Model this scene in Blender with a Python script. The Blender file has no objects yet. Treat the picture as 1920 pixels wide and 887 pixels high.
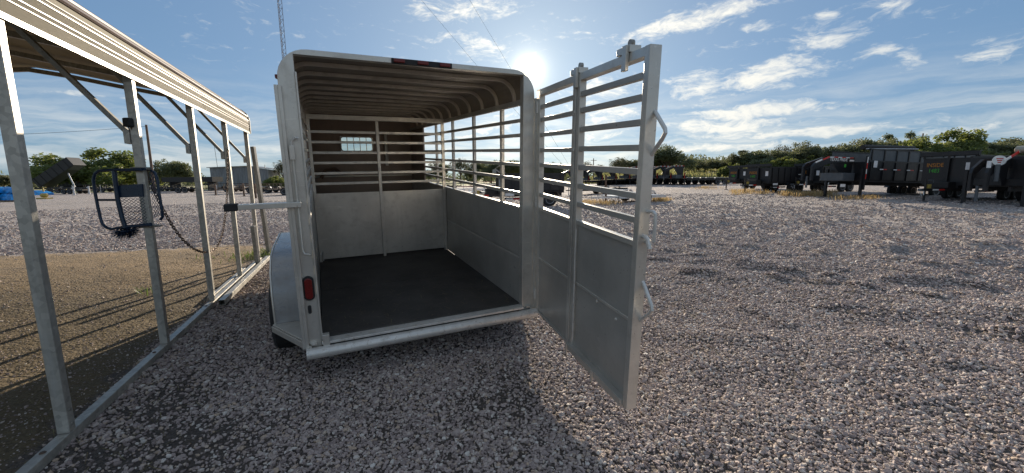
import bpy, bmesh, math, random
import numpy as np
from mathutils import Vector, Matrix
random.seed(7); RNG = np.random.default_rng(7)
PI = math.pi; rad = math.radians
S = bpy.context.scene; COL = S.collection

# ------------------------------------------------------------------ camera
F, PITCH, ROLL, CH = 760.55, 0.1440, 0.0097, 1.6
def rot3(yaw, p, r):
    return Matrix.Rotation(yaw, 3, 'Z') @ Matrix.Rotation(p, 3, 'X') @ Matrix.Rotation(r, 3, 'Y')
RC = rot3(0, -PITCH, ROLL)
cam = bpy.data.cameras.new('camera'); cam_ob = bpy.data.objects.new('camera', cam); COL.objects.link(cam_ob)
cam.sensor_width = 36; cam.lens = F/1920*36; cam.clip_start = .02; cam.clip_end = 6000
m = Matrix.Identity(4)
cx, cf, cu = RC.col[0], RC.col[1], RC.col[2]
for i in range(3):
    m[i][0] = cx[i]; m[i][1] = cu[i]; m[i][2] = -cf[i]
m[2][3] = CH; cam_ob.matrix_world = m; S.camera = cam_ob
def ray(x, y): return RC @ Vector(((x-960)/F, 1, -(y-443.5)/F))
def gp(x, y, z=0):
    d = ray(x, y); return Vector((0, 0, CH)) + d*((z-CH)/d.z)
def at(x, y, Y):
    d = ray(x, y); return Vector((0, 0, CH)) + d*(Y/d.y)

# ------------------------------------------------------------------ sun, sky, exposure
SUN_AZ, SUN_EL = 2.5, 13.95
S.view_settings.view_transform = 'Standard'; S.view_settings.look = 'None'
S.view_settings.gamma = 1; S.view_settings.use_curve_mapping = False
S.view_settings.exposure = 0.68
SD = Vector((math.sin(rad(SUN_AZ))*math.cos(rad(SUN_EL)), math.cos(rad(SUN_AZ))*math.cos(rad(SUN_EL)), math.sin(rad(SUN_EL))))
sl = bpy.data.lights.new('sun', 'SUN'); sl.energy = 5.0; sl.angle = rad(.53); sl.color = (1, .86, .68)
so = bpy.data.objects.new('sun', sl); COL.objects.link(so); so.location = SD*50
so.rotation_euler = (-SD).to_track_quat('-Z', 'Y').to_euler()

W = bpy.data.worlds.new('World'); S.world = W; W.use_nodes = True
nt = W.node_tree; N = nt.nodes; Lk = nt.links; N.clear()
def wn(t, **k):
    n = N.new(t)
    for a, v in k.items():
        setattr(n, a, v)
    return n
def wmath(op, a, b=None, c=None, clamp=False):
    n = N.new('ShaderNodeMath'); n.operation = op; n.use_clamp = clamp
    for i, v in enumerate((a, b, c)):
        if v is None: continue
        if isinstance(v, (int, float)): n.inputs[i].default_value = v
        else: Lk.new(v, n.inputs[i])
    return n.outputs[0]
def wsmooth(v, a, b):
    n = N.new('ShaderNodeMapRange'); n.interpolation_type = 'SMOOTHSTEP'
    Lk.new(v, n.inputs[0]); n.inputs[1].default_value = a; n.inputs[2].default_value = b
    return n.outputs[0]
def wmix(f, a, b, bt='MIX'):
    n = N.new('ShaderNodeMix'); n.data_type = 'RGBA'; n.blend_type = bt
    if isinstance(f, (int, float)): n.inputs[0].default_value = f
    else: Lk.new(f, n.inputs[0])
    for i, v in ((6, a), (7, b)):
        if isinstance(v, tuple): n.inputs[i].default_value = v
        else: Lk.new(v, n.inputs[i])
    return n.outputs[2]
sky = wn('ShaderNodeTexSky', sky_type='NISHITA', sun_disc=False)
sky.sun_elevation = rad(SUN_EL); sky.sun_rotation = rad(SUN_AZ)
sky.altitude = 200; sky.air_density = 1.0; sky.dust_density = .6; sky.ozone_density = 2.2
tc = wn('ShaderNodeTexCoord'); vec = tc.outputs['Generated']
sep = wn('ShaderNodeSeparateXYZ'); Lk.new(vec, sep.inputs[0])
az = wmath('ARCTAN2', sep.outputs[0], sep.outputs[1]); el = wmath('ARCSINE', sep.outputs[2])
ae = wn('ShaderNodeCombineXYZ'); Lk.new(az, ae.inputs[0]); Lk.new(el, ae.inputs[1])
# wind-blown distortion of the cloud outlines
dn = wn('ShaderNodeTexNoise'); dn.inputs['Scale'].default_value = 9; dn.inputs['Detail'].default_value = 4
mp0 = wn('ShaderNodeMapping'); mp0.inputs['Scale'].default_value = (1, 2.2, 1); Lk.new(ae.outputs[0], mp0.inputs[0]); Lk.new(mp0.outputs[0], dn.inputs[0])
dv = wn('ShaderNodeVectorMath', operation='SUBTRACT'); Lk.new(dn.outputs['Color'], dv.inputs[0]); dv.inputs[1].default_value = (.5, .5, .5)
ds = wn('ShaderNodeVectorMath', operation='MULTIPLY'); Lk.new(dv.outputs[0], ds.inputs[0]); ds.inputs[1].default_value = (.09, .045, 0)
da = wn('ShaderNodeVectorMath', operation='ADD'); Lk.new(ae.outputs[0], da.inputs[0]); Lk.new(ds.outputs[0], da.inputs[1])
def pix_ae(x, y):
    d = ray(x, y).normalized(); return math.atan2(d.x, d.y), math.asin(d.z)
# streaks of thin cloud: end, end, half width (radians), strength
STREAKS = [((1150, 70), (1450, 0), .016, .9), ((1455, 98), (1640, 42), .022, .8), ((1240, 180), (1380, 150), .035, .75),
 ((1330, 165), (1570, 112), .03, .85), ((1600, 108), (1690, 92), .014, .75), ((1655, 124), (1740, 108), .018, .6), ((1780, 108), (1925, 84), .02, .75),
 ((1600, 20), (1720, 2), .014, .7), ((1240, 218), (1610, 192), .013, 1.1), ((1215, 240), (1560, 222), .015, 1.1), ((1225, 262), (1830, 222), .011, 1.05), ((1230, 284), (1520, 268), .012, .95),
 ((1700, 250), (1925, 222), .009, .8), ((1540, 36), (1575, 22), .012, .6), ((1400, 52), (1485, 44), .008, .6), ((1210, 70), (1235, 60), .008, .5),
 ((755, 15), (820, 20), .02, .55), ((800, 22), (960, 14), .022, .8), ((780, 82), (900, 62), .014, .5), ((850, 86), (960, 92), .02, .65),
 ((1020, 62), (1130, 72), .01, .5), ((1060, 225), (1210, 210), .03, .7), ((1050, 262), (1210, 245), .016, .7), ((1020, 180), (1200, 165), .035, .55),
 ((30, 168), (230, 184), .0045, .7), ((200, 182), (345, 200), .006, .6), ((470, 220), (520, 228), .004, .5), ((60, 220), (240, 205), .02, .28), ((820, 250), (980, 235), .02, .6), ((840, 205), (990, 215), .012, .5),
 ((0, 300), (500, 280), .03, .25), ((430, 10), (520, 60), .02, .18), ((1200, 312), (1600, 300), .013, .9), ((700, 215), (860, 262), .03, .4)]
total = None
for (p, q, w, s) in STREAKS:
    a0, e0 = pix_ae(*p); a1, e1 = pix_ae(*q)
    mp = wn('ShaderNodeMapping', vector_type='TEXTURE')
    mp.inputs['Location'].default_value = ((a0+a1)/2, (e0+e1)/2, 0)
    mp.inputs['Rotation'].default_value = (0, 0, math.atan2(e1-e0, a1-a0))
    mp.inputs['Scale'].default_value = (math.hypot(a1-a0, e1-e0)*.62, w*1.5, 1)
    Lk.new(da.outputs[0], mp.inputs[0])
    ln = wn('ShaderNodeVectorMath', operation='LENGTH'); Lk.new(mp.outputs[0], ln.inputs[0])
    v = wmath('MULTIPLY', wsmooth(ln.outputs['Value'], 1.15, .1), s)
    total = v if total is None else wmath('MAXIMUM', total, v)
def cloud_noise(scale, sc, rz, det, seed):
    mp = wn('ShaderNodeMapping'); mp.inputs['Scale'].default_value = sc; mp.inputs['Rotation'].default_value = (0, 0, rz); mp.inputs['Location'].default_value = (seed, seed*.7, 0)
    n = wn('ShaderNodeTexNoise'); n.inputs['Scale'].default_value = scale; n.inputs['Detail'].default_value = det; n.inputs['Roughness'].default_value = .62
    Lk.new(da.outputs[0], mp.inputs[0]); Lk.new(mp.outputs[0], n.inputs[0]); return n.outputs['Fac']
n1 = cloud_noise(10, (1, 4.5, 1), rad(-8), 9, 3.1); n2 = cloud_noise(46, (1, 2.2, 1), rad(-24), 7, 9.7)
nn = wmath('ADD', wmath('MULTIPLY', n1, .55), wmath('MULTIPLY', n2, .45))
dens = wmath('ADD', total, wmath('MULTIPLY', wmath('SUBTRACT', nn, .5), 3.7))
cmask = wmath('MULTIPLY', wsmooth(dens, .14, 1.30), .95)
# far veil of streaks along the horizon, all the way round
n3 = cloud_noise(5, (1, 9, 1), rad(-3), 7, 21.3)
veil = wmath('MULTIPLY', wsmooth(n3, .30, .80), wmath('MULTIPLY', wsmooth(el, .24, .03), .8))
cmask = wmath('MAXIMUM', cmask, veil)
# unseen thin cloud added overhead and behind, to whiten and lift the fill light
n4 = wn('ShaderNodeTexNoise'); n4.inputs['Scale'].default_value = 3.2; n4.inputs['Detail'].default_value = 7; n4.inputs['Roughness'].default_value = .6
mp4 = wn('ShaderNodeMapping'); mp4.inputs['Scale'].default_value = (1, 2.2, 1.4); Lk.new(vec, mp4.inputs[0]); Lk.new(mp4.outputs[0], n4.inputs[0])
away = wsmooth(sep.outputs[1], .62, .2)
high = wmath('MULTIPLY', wsmooth(n4.outputs['Fac'], .36, .66), wmath('MULTIPLY', away, .72))
cmask = wmath('MAXIMUM', cmask, high)
cmask = wmath('MULTIPLY', cmask, wsmooth(el, -.01, .03))
# how near a direction lies to the sun
dt = wn('ShaderNodeVectorMath', operation='DOT_PRODUCT'); Lk.new(vec, dt.inputs[0]); dt.inputs[1].default_value = SD
ang = wmath('ARCCOSINE', wmath('MINIMUM', dt.outputs['Value'], .999999))
SKY_K = .083; SKYT = (.92, 1.45, 2.12, 1)
skyg = wn('ShaderNodeGamma'); skyg.inputs[1].default_value = .38; Lk.new(sky.outputs[0], skyg.inputs[0])
skyc = wmix(1.0, skyg.outputs[0], SKYT, 'MULTIPLY')
glow = wmath('POWER', 2.718, wmath('MULTIPLY', ang, -1.9))
ccol = wmix(glow, (4.9, 5.3, 5.5, 1), (11, 10.2, 8.6, 1))
body = wmix(cmask, skyc, ccol)
# the sun itself and the aureole of thin cloud lit round it
disc = wmath('MULTIPLY', wsmooth(ang, .0125, .008), 500)
aur = wmath('MULTIPLY', wmath('POWER', 2.718, wmath('MULTIPLY', ang, -62)), 26)
aur = wmath('ADD', aur, wmath('MULTIPLY', wmath('POWER', 2.718, wmath('MULTIPLY', ang, -3.6)), 2.5))
aadd = wn('ShaderNodeVectorMath', operation='SCALE'); aadd.inputs[0].default_value = (1, .86, .6); Lk.new(wmath('ADD', disc, aur), aadd.inputs['Scale'])
fin = wmix(1.0, body, aadd.outputs[0], 'ADD')
bg = wn('ShaderNodeBackground'); Lk.new(fin, bg.inputs[0]); bg.inputs[1].default_value = SKY_K
wo = wn('ShaderNodeOutputWorld'); Lk.new(bg.outputs[0], wo.inputs[0])

# ------------------------------------------------------------------ materials
class MT:
    def __init__(s, name):
        s.m = bpy.data.materials.new(name); s.m.use_nodes = True; s.t = s.m.node_tree; s.n = s.t.nodes
        s.b = s.n['Principled BSDF']; s.out = s.n['Material Output']; s.c = s.n.new('ShaderNodeTexCoord')
    def link(s, a, b): s.t.links.new(a, b)
    def noise(s, scale, det=4, rough=.55, coord='Object', sc=None):
        n = s.n.new('ShaderNodeTexNoise'); n.inputs['Scale'].default_value = scale; n.inputs['Detail'].default_value = det; n.inputs['Roughness'].default_value = rough
        src = s.c.outputs[coord]
        if sc:
            mp = s.n.new('ShaderNodeMapping'); mp.inputs['Scale'].default_value = sc; s.link(src, mp.inputs[0]); src = mp.outputs[0]
        s.link(src, n.inputs[0]); return n.outputs['Fac']
    def ramp(s, f, stops):
        r = s.n.new('ShaderNodeValToRGB'); e = r.color_ramp.elements
        while len(e) < len(stops): e.new(.5)
        for k, (p, c) in enumerate(stops): e[k].position = p; e[k].color = (*c, 1) if len(c) == 3 else c
        s.link(f, r.inputs[0]); return r.outputs[0]
    def mix(s, f, a, b, bt='MIX'):
        n = s.n.new('ShaderNodeMix'); n.data_type = 'RGBA'; n.blend_type = bt
        if isinstance(f, (int, float)): n.inputs[0].default_value = f
        else: s.link(f, n.inputs[0])
        for i, v in ((6, a), (7, b)):
            if isinstance(v, tuple): n.inputs[i].default_value = (*v[:3], 1)
            else: s.link(v, n.inputs[i])
        return n.outputs[2]
    def math(s, op, a, b=0, clamp=False):
        n = s.n.new('ShaderNodeMath'); n.operation = op; n.use_clamp = clamp
        for i, v in enumerate((a, b)):
            if isinstance(v, (int, float)): n.inputs[i].default_value = v
            else: s.link(v, n.inputs[i])
        return n.outputs[0]
    def bump(s, h, strength=.3, dist=.01):
        n = s.n.new('ShaderNodeBump'); n.inputs['Strength'].default_value = strength; n.inputs['Distance'].default_value = dist
        s.link(h, n.inputs['Height']); s.link(n.outputs[0], s.b.inputs['Normal'])
    def base(s, c):
        if isinstance(c, tuple): s.b.inputs['Base Color'].default_value = (*c, 1)
        else: s.link(c, s.b.inputs['Base Color'])
    def rough(s, r):
        if isinstance(r, (int, float)): s.b.inputs['Roughness'].default_value = r
        else: s.link(r, s.b.inputs['Roughness'])
    def metal(s, v): s.b.inputs['Metallic'].default_value = v
def simple(name, c, rough=.5, metal=0, var=.12, scale=6, bump=0, wear=None):
    M = MT(name); f = M.noise(scale, 6)
    lo = tuple(x*(1-var) for x in c); hi = tuple(min(1, x*(1+var)) for x in c)
    col = M.ramp(f, [(.3, lo), (.7, hi)])
    if wear:
        w = M.noise(scale*2.3, 8, .7); k = M.ramp(w, [(.56, (0, 0, 0)), (.68, (1, 1, 1))]); col = M.mix(k, col, wear)
    M.base(col); M.metal(metal)
    g = M.noise(scale*3, 5); M.rough(M.math('ADD', M.math('MULTIPLY', g, .25), rough-.12))
    if bump: M.bump(M.noise(scale*8, 4), bump, .004)
    return M.m
MAT = {}
def galv(name, c=(.50, .48, .43)):
    M = MT(name)
    v = M.n.new('ShaderNodeTexVoronoi'); v.inputs['Scale'].default_value = 34; M.link(M.c.outputs['Object'], v.inputs[0])
    f = M.noise(5, 6, .6, sc=(1, 1, .25)); st = M.noise(26, 4, .6, sc=(1, 1, .08))
    col = M.ramp(f, [(.3, tuple(x*.72 for x in c)), (.7, tuple(x*1.15 for x in c))])
    bw = M.n.new('ShaderNodeRGBToBW'); M.link(v.outputs['Color'], bw.inputs[0]); col = M.mix(.22, col, bw.outputs[0], 'OVERLAY')
    k = M.ramp(st, [(.55, (0, 0, 0)), (.75, (1, 1, 1))]); col = M.mix(M.math('MULTIPLY', k, .4), col, (.62, .62, .6))
    M.base(col); M.metal(.45); M.rough(M.math('ADD', M.math('MULTIPLY', f, .3), .32)); M.bump(st, .12, .003); return M.m
MAT['galv'] = galv('galvanised_steel')
MAT['galv_dark'] = galv('weathered_galvanised_steel', (.30, .29, .26))
def paint(name, c, metal=.25, rough=.42, dirt=(.26, .21, .16), amt=.55):
    M = MT(name); f = M.noise(2.2, 6); d = M.noise(7, 10, .72); sp = M.noise(90, 2); st = M.noise(14, 5, .65, sc=(1, 1, .07)); sc_ = M.noise(30, 4, .6, sc=(.15, 1, 1)); chip = M.noise(55, 3, .5)
    col = M.ramp(f, [(.3, tuple(x*.78 for x in c)), (.72, tuple(x*1.05 for x in c))])
    k = M.ramp(d, [(.50, (0, 0, 0)), (.74, (1, 1, 1))]); col = M.mix(M.math('MULTIPLY', k, amt), col, dirt)
    k2 = M.ramp(st, [(.54, (0, 0, 0)), (.70, (1, 1, 1))]); col = M.mix(M.math('MULTIPLY', k2, amt*.6), col, tuple(x*.62 for x in c))
    k3 = M.ramp(sc_, [(.66, (0, 0, 0)), (.70, (1, 1, 1))]); col = M.mix(M.math('MULTIPLY', k3, .3), col, tuple(min(1, x*1.35) for x in c))
    k4 = M.ramp(chip, [(.70, (0, 0, 0)), (.73, (1, 1, 1))]); col = M.mix(M.math('MULTIPLY', k4, .6), col, (.16, .10, .07))
    M.base(col); M.metal(metal); M.rough(M.math('ADD', M.math('MULTIPLY', d, .4), rough-.2)); M.bump(M.math('ADD', sp, M.math('MULTIPLY', f, 5)), .10, .005); return M.m
MAT['silver'] = paint('silver_grey_paint', (.70, .67, .61), .55, .36, amt=.4)
MAT['silver_dark'] = paint('dull_silver_grey_paint', (.48, .46, .42), .3, .34, amt=.16)
MAT['fender'] = paint('glossy_silver_fender_paint', (.36, .36, .36), .2, .3)
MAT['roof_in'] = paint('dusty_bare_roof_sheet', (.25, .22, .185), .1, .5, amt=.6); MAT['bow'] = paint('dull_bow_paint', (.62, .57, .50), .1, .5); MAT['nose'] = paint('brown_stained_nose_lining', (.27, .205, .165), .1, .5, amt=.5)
MAT['bumper'] = simple('scuffed_pale_steel', (.66, .64, .60), .36, .35, .12, 12, .1, (.45, .40, .34))
MAT['blue_paint'] = simple('dark_blue_enamel', (.012, .035, .075), .3, .1, .2, 20)
MAT['rubber'] = simple('black_rubber', (.022, .022, .023), .78, 0, .25, 14, .3)
MAT['chain'] = simple('rusty_chain_steel', (.13, .085, .06), .55, .6, .4, 30)
MAT['black'] = simple('black_trailer_paint', (.008, .008, .010), .42, 0, .3, 3, 0, (.02, .019, .018))
MAT['black_matte'] = simple('black_undercarriage_paint', (.016, .015, .015), .65, 0, .3, 5)
MAT['grey_metal'] = simple('mid_grey_painted_steel', (.085, .095, .105), .5, .2, .15, 4)
MAT['white'] = simple('white_paint', (.78, .78, .76), .45, 0, .08, 4)
MAT['red'] = simple('red_plastic_lens', (.15, .008, .007), .3, 0, .15, 60)
MAT['red_paint'] = simple('red_trailer_paint', (.20, .018, .016), .5, 0, .25, 3)
MAT['tape_red'] = simple('red_reflective_tape', (.6, .03, .02), .4, 0, .1, 30)
MAT['orange'] = simple('orange_marker_paint', (.50, .20, .025), .6, 0, .1, 9)
MAT['green'] = simple('green_marker_paint', (.06, .38, .04), .6, 0, .1, 9)
MAT['paper'] = simple('white_paper_notice', (.75, .73, .72), .8, 0, .12, 9)
MAT['ink'] = simple('red_ink', (.5, .05, .05), .8, 0, .1, 9)
MAT['pole'] = simple('weathered_wood_pole', (.15, .095, .065), .85, 0, .3, 3, .3)
MAT['wood'] = simple('weathered_deck_wood', (.34, .25, .16), .8, 0, .3, 5, .2)
MAT['tarp_blue'] = simple('glossy_blue_plastic_wrap', (.015, .20, .52), .22, 0, .6, 3, .5)
MAT['yellow'] = simple('yellow_plastic', (.38, .28, .06), .5, 0, .1, 5)
MAT['alu'] = simple('brushed_pale_aluminium', (.62, .63, .64), .35, .6, .1, 7)
MAT['cream'] = simple('cream_trim_enamel', (.34, .32, .26), .32, .1, .05, 3)
MAT['rim'] = simple('silver_wheel_rim', (.55, .55, .56), .35, .5, .1, 20)
MAT['bark'] = simple('grey_brown_bark', (.11, .085, .065), .9, 0, .35, 5, .4)
M = MT('window_glass'); M.base((.6, .66, .62)); M.b.inputs['Transmission Weight'].default_value = 1; M.rough(.05); M.b.inputs['IOR'].default_value = 1.02; MAT['glass'] = M.m
# rubber mats with scattered straw dust
M = MT('black_rubber_mat'); f = M.noise(2.5, 7, .65); d = M.noise(60, 4, .7, sc=(1, .4, 1)); d2 = M.noise(1.3, 4)
k = M.math('MULTIPLY', M.ramp(d, [(.6, (0, 0, 0)), (.72, (1, 1, 1))]), M.ramp(d2, [(.42, (0, 0, 0)), (.7, (1, 1, 1))]))
M.base(M.mix(M.math('MULTIPLY', k, .6), M.ramp(f, [(.3, (.035, .032, .030)), (.75, (.085, .078, .070))]), (.26, .21, .15))); M.rough(.8); M.bump(M.noise(120, 3), .25, .004); MAT['mat'] = M.m
# corrugated shed steel
M = MT('weathered_shed_steel'); f = M.noise(.5, 6, .6, sc=(1, 1, .12)); g = M.noise(3, 5, .6, sc=(1, 1, .1))
M.base(M.mix(.4, M.ramp(f, [(.3, (.13, .14, .155)), (.7, (.25, .26, .28))]), M.ramp(g, [(.35, (.10, .085, .075)), (.6, (.30, .30, .31))]))); M.metal(.3); M.rough(.5); MAT['shed'] = M.m
# roof sheets of the carport
M = MT('pale_carport_sheet'); f = M.noise(1.4, 6, .6, sc=(3, .3, 3)); M.base(M.ramp(f, [(.3, (.235, .21, .155)), (.7, (.30, .27, .205))])); M.metal(.0); M.rough(.8); M.b.inputs['Specular IOR Level'].default_value = .2; M.bump(M.noise(3, 2), .1, .01); MAT['sheet'] = M.m
M = MT('brown_carport_rib'); f = M.noise(3, 6); M.base(M.ramp(f, [(.3, (.10, .065, .055)), (.7, (.17, .12, .10))])); M.rough(.42); MAT['rib'] = M.m
def foliage(name, dark, light, trans):
    M = MT(name); oi = M.n.new('ShaderNodeObjectInfo'); f = M.noise(.9, 3, .6); g = M.noise(9, 2)
    col = M.ramp(f, [(.3, dark), (.7, light)]); col = M.mix(.35, col, M.ramp(g, [(.3, dark), (.75, light)]))
    hs = M.n.new('ShaderNodeHueSaturation'); M.link(M.math('ADD', M.math('MULTIPLY', oi.outputs['Random'], .05), .475), hs.inputs['Hue']); M.link(M.math('ADD', M.math('MULTIPLY', oi.outputs['Random'], .5), .75), hs.inputs['Value']); M.link(col, hs.inputs['Color'])
    M.base(hs.outputs[0]); M.rough(.6)
    tr = M.n.new('ShaderNodeBsdfTranslucent'); M.link(M.mix(.6, hs.outputs[0], trans), tr.inputs[0])
    mx = M.n.new('ShaderNodeMixShader'); mx.inputs[0].default_value = .42
    M.link(M.b.outputs[0], mx.inputs[1]); M.link(tr.outputs[0], mx.inputs[2]); M.link(mx.outputs[0], M.out.inputs[0]); return M.m
MAT['leaf'] = foliage('oak_foliage', (.06, .075, .040), (.15, .165, .09), (.20, .21, .09))  # leaf colour paled and greyed to carry the haze of distance
MAT['leaf_y'] = foliage('mesquite_foliage', (.06, .09, .024), (.16, .20, .06), (.30, .34, .08))
MAT['leaf_d'] = foliage('sparse_dry_foliage', (.05, .055, .035), (.10, .105, .06), (.12, .12, .06))
MAT['dry'] = foliage('dry_grass', (.30, .19, .08), (.50, .36, .17), (.5, .36, .16))
MAT['straw'] = foliage('straw_litter', (.10, .085, .045), (.36, .29, .16), (.26, .2, .1))
MAT['weed'] = foliage('green_weed', (.06, .10, .03), (.14, .18, .06), (.2, .26, .06))
MAT['field'] = foliage('pasture_grass', (.18, .19, .075), (.32, .30, .13), (.30, .29, .11))
# individual stones
M = MT('crushed_stone'); oi = M.n.new('ShaderNodeObjectInfo')
col = M.ramp(oi.outputs['Random'], [(0, (.17, .13, .122)), (.16, (.33, .26, .245)), (.34, (.48, .39, .36)), (.5, (.29, .225, .215)), (.64, (.58, .49, .435)), (.74, (.40, .32, .295)), (.83, (.50, .37, .26)), (.92, (.64, .58, .52)), (1, (.74, .69, .63))])
f = M.noise(40, 3); M.base(M.mix(.22, col, M.ramp(f, [(.3, (.22, .18, .165)), (.7, (.54, .46, .41))]))); M.rough(.8); M.bump(M.noise(150, 3), .25, .003); MAT['stone'] = M.m
# ground sheet: gravel yard, bare earth under and beyond the carport, pasture far off
M = MT('yard_ground'); geo = M.n.new('ShaderNodeNewGeometry'); pos = geo.outputs['Position']
def gnoise(scale, det=5, rough=.6, sc=None):
    n = M.n.new('ShaderNodeTexNoise'); n.inputs['Scale'].default_value = scale; n.inputs['Detail'].default_value = det; n.inputs['Roughness'].default_value = rough
    src = pos
    if sc:
        mp = M.n.new('ShaderNodeMapping'); mp.inputs['Scale'].default_value = sc; M.link(pos, mp.inputs[0]); src = mp.outputs[0]
    M.link(src, n.inputs[0]); return n.outputs['Fac']
def gvor(scale, out='Color', rnd=1):
    v = M.n.new('ShaderNodeTexVoronoi'); v.inputs['Scale'].default_value = scale; v.inputs['Randomness'].default_value = rnd; M.link(pos, v.inputs[0]); return v.outputs[out]
def vr(scale): # one grey per cell
    c = gvor(scale); s_ = M.n.new('ShaderNodeSeparateColor'); M.link(c, s_.inputs[0]); return s_.outputs[0]
STN = [(0, (.11, .092, .088)), (.3, (.29, .25, .235)), (.6, (.45, .39, .365)), (.85, (.54, .48, .45)), (1, (.68, .63, .60))]
grav = M.mix(.5, M.ramp(vr(38), STN), M.ramp(vr(17), STN))
pat = gnoise(.35, 6, .65); grav = M.mix(M.math('MULTIPLY', M.ramp(pat, [(.45, (0, 0, 0)), (.72, (1, 1, 1))]), .5), grav, (.33, .26, .20))
at_d = M.n.new('ShaderNodeAttribute'); at_d.attribute_name = 'dirt'; at_f = M.n.new('ShaderNodeAttribute'); at_f.attribute_name = 'field'
dn1 = gnoise(1.1, 8, .65); dn2 = gnoise(14, 6, .7); dn3 = gnoise(70, 3, .6)
earth = M.ramp(dn1, [(.3, (.20, .12, .05)), (.5, (.36, .215, .085)), (.72, (.54, .33, .135))])
earth = M.mix(.45, earth, M.ramp(dn2, [(.3, (.10, .085, .06)), (.7, (.38, .30, .20))]))
earth = M.mix(.22, earth, M.ramp(dn3, [(.4, (.10, .075, .05)), (.62, (.44, .34, .22))]))
at_n = M.n.new('ShaderNodeAttribute'); at_n.attribute_name = 'gap_shade'
gap_shade = M.ramp(gnoise(25, 6, .7), [(.3, (.06, .048, .042)), (.7, (.17, .14, .12))])  # shade in the gaps between near stones, painted as dark brown ground
grav = M.mix(at_n.outputs['Fac'], grav, gap_shade)
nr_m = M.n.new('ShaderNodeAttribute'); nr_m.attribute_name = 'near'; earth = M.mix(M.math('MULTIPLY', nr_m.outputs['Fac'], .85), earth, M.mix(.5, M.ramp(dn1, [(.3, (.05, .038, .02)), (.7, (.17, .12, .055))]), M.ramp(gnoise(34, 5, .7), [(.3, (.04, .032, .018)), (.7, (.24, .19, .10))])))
dmask = M.ramp(M.math('ADD', at_d.outputs['Fac'], M.math('MULTIPLY', M.math('SUBTRACT', gnoise(2.2, 8, .7), .5), 1.4)), [(.42, (0, 0, 0)), (.58, (1, 1, 1))])
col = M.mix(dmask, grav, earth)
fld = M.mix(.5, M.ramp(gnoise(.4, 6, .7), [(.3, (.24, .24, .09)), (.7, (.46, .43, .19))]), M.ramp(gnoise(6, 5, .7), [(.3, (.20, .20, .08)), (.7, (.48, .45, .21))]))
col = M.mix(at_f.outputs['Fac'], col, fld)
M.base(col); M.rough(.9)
hgt = M.math('ADD', M.math('MULTIPLY', gvor(38, 'Distance'), -1.0), M.math('MULTIPLY', gnoise(9, 6, .7), 2.2))
hgt = M.math('ADD', hgt, M.math('MULTIPLY', gnoise(1.8, 6, .7), 6))
M.bump(hgt, .9, .035); MAT['ground'] = M.m

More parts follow.
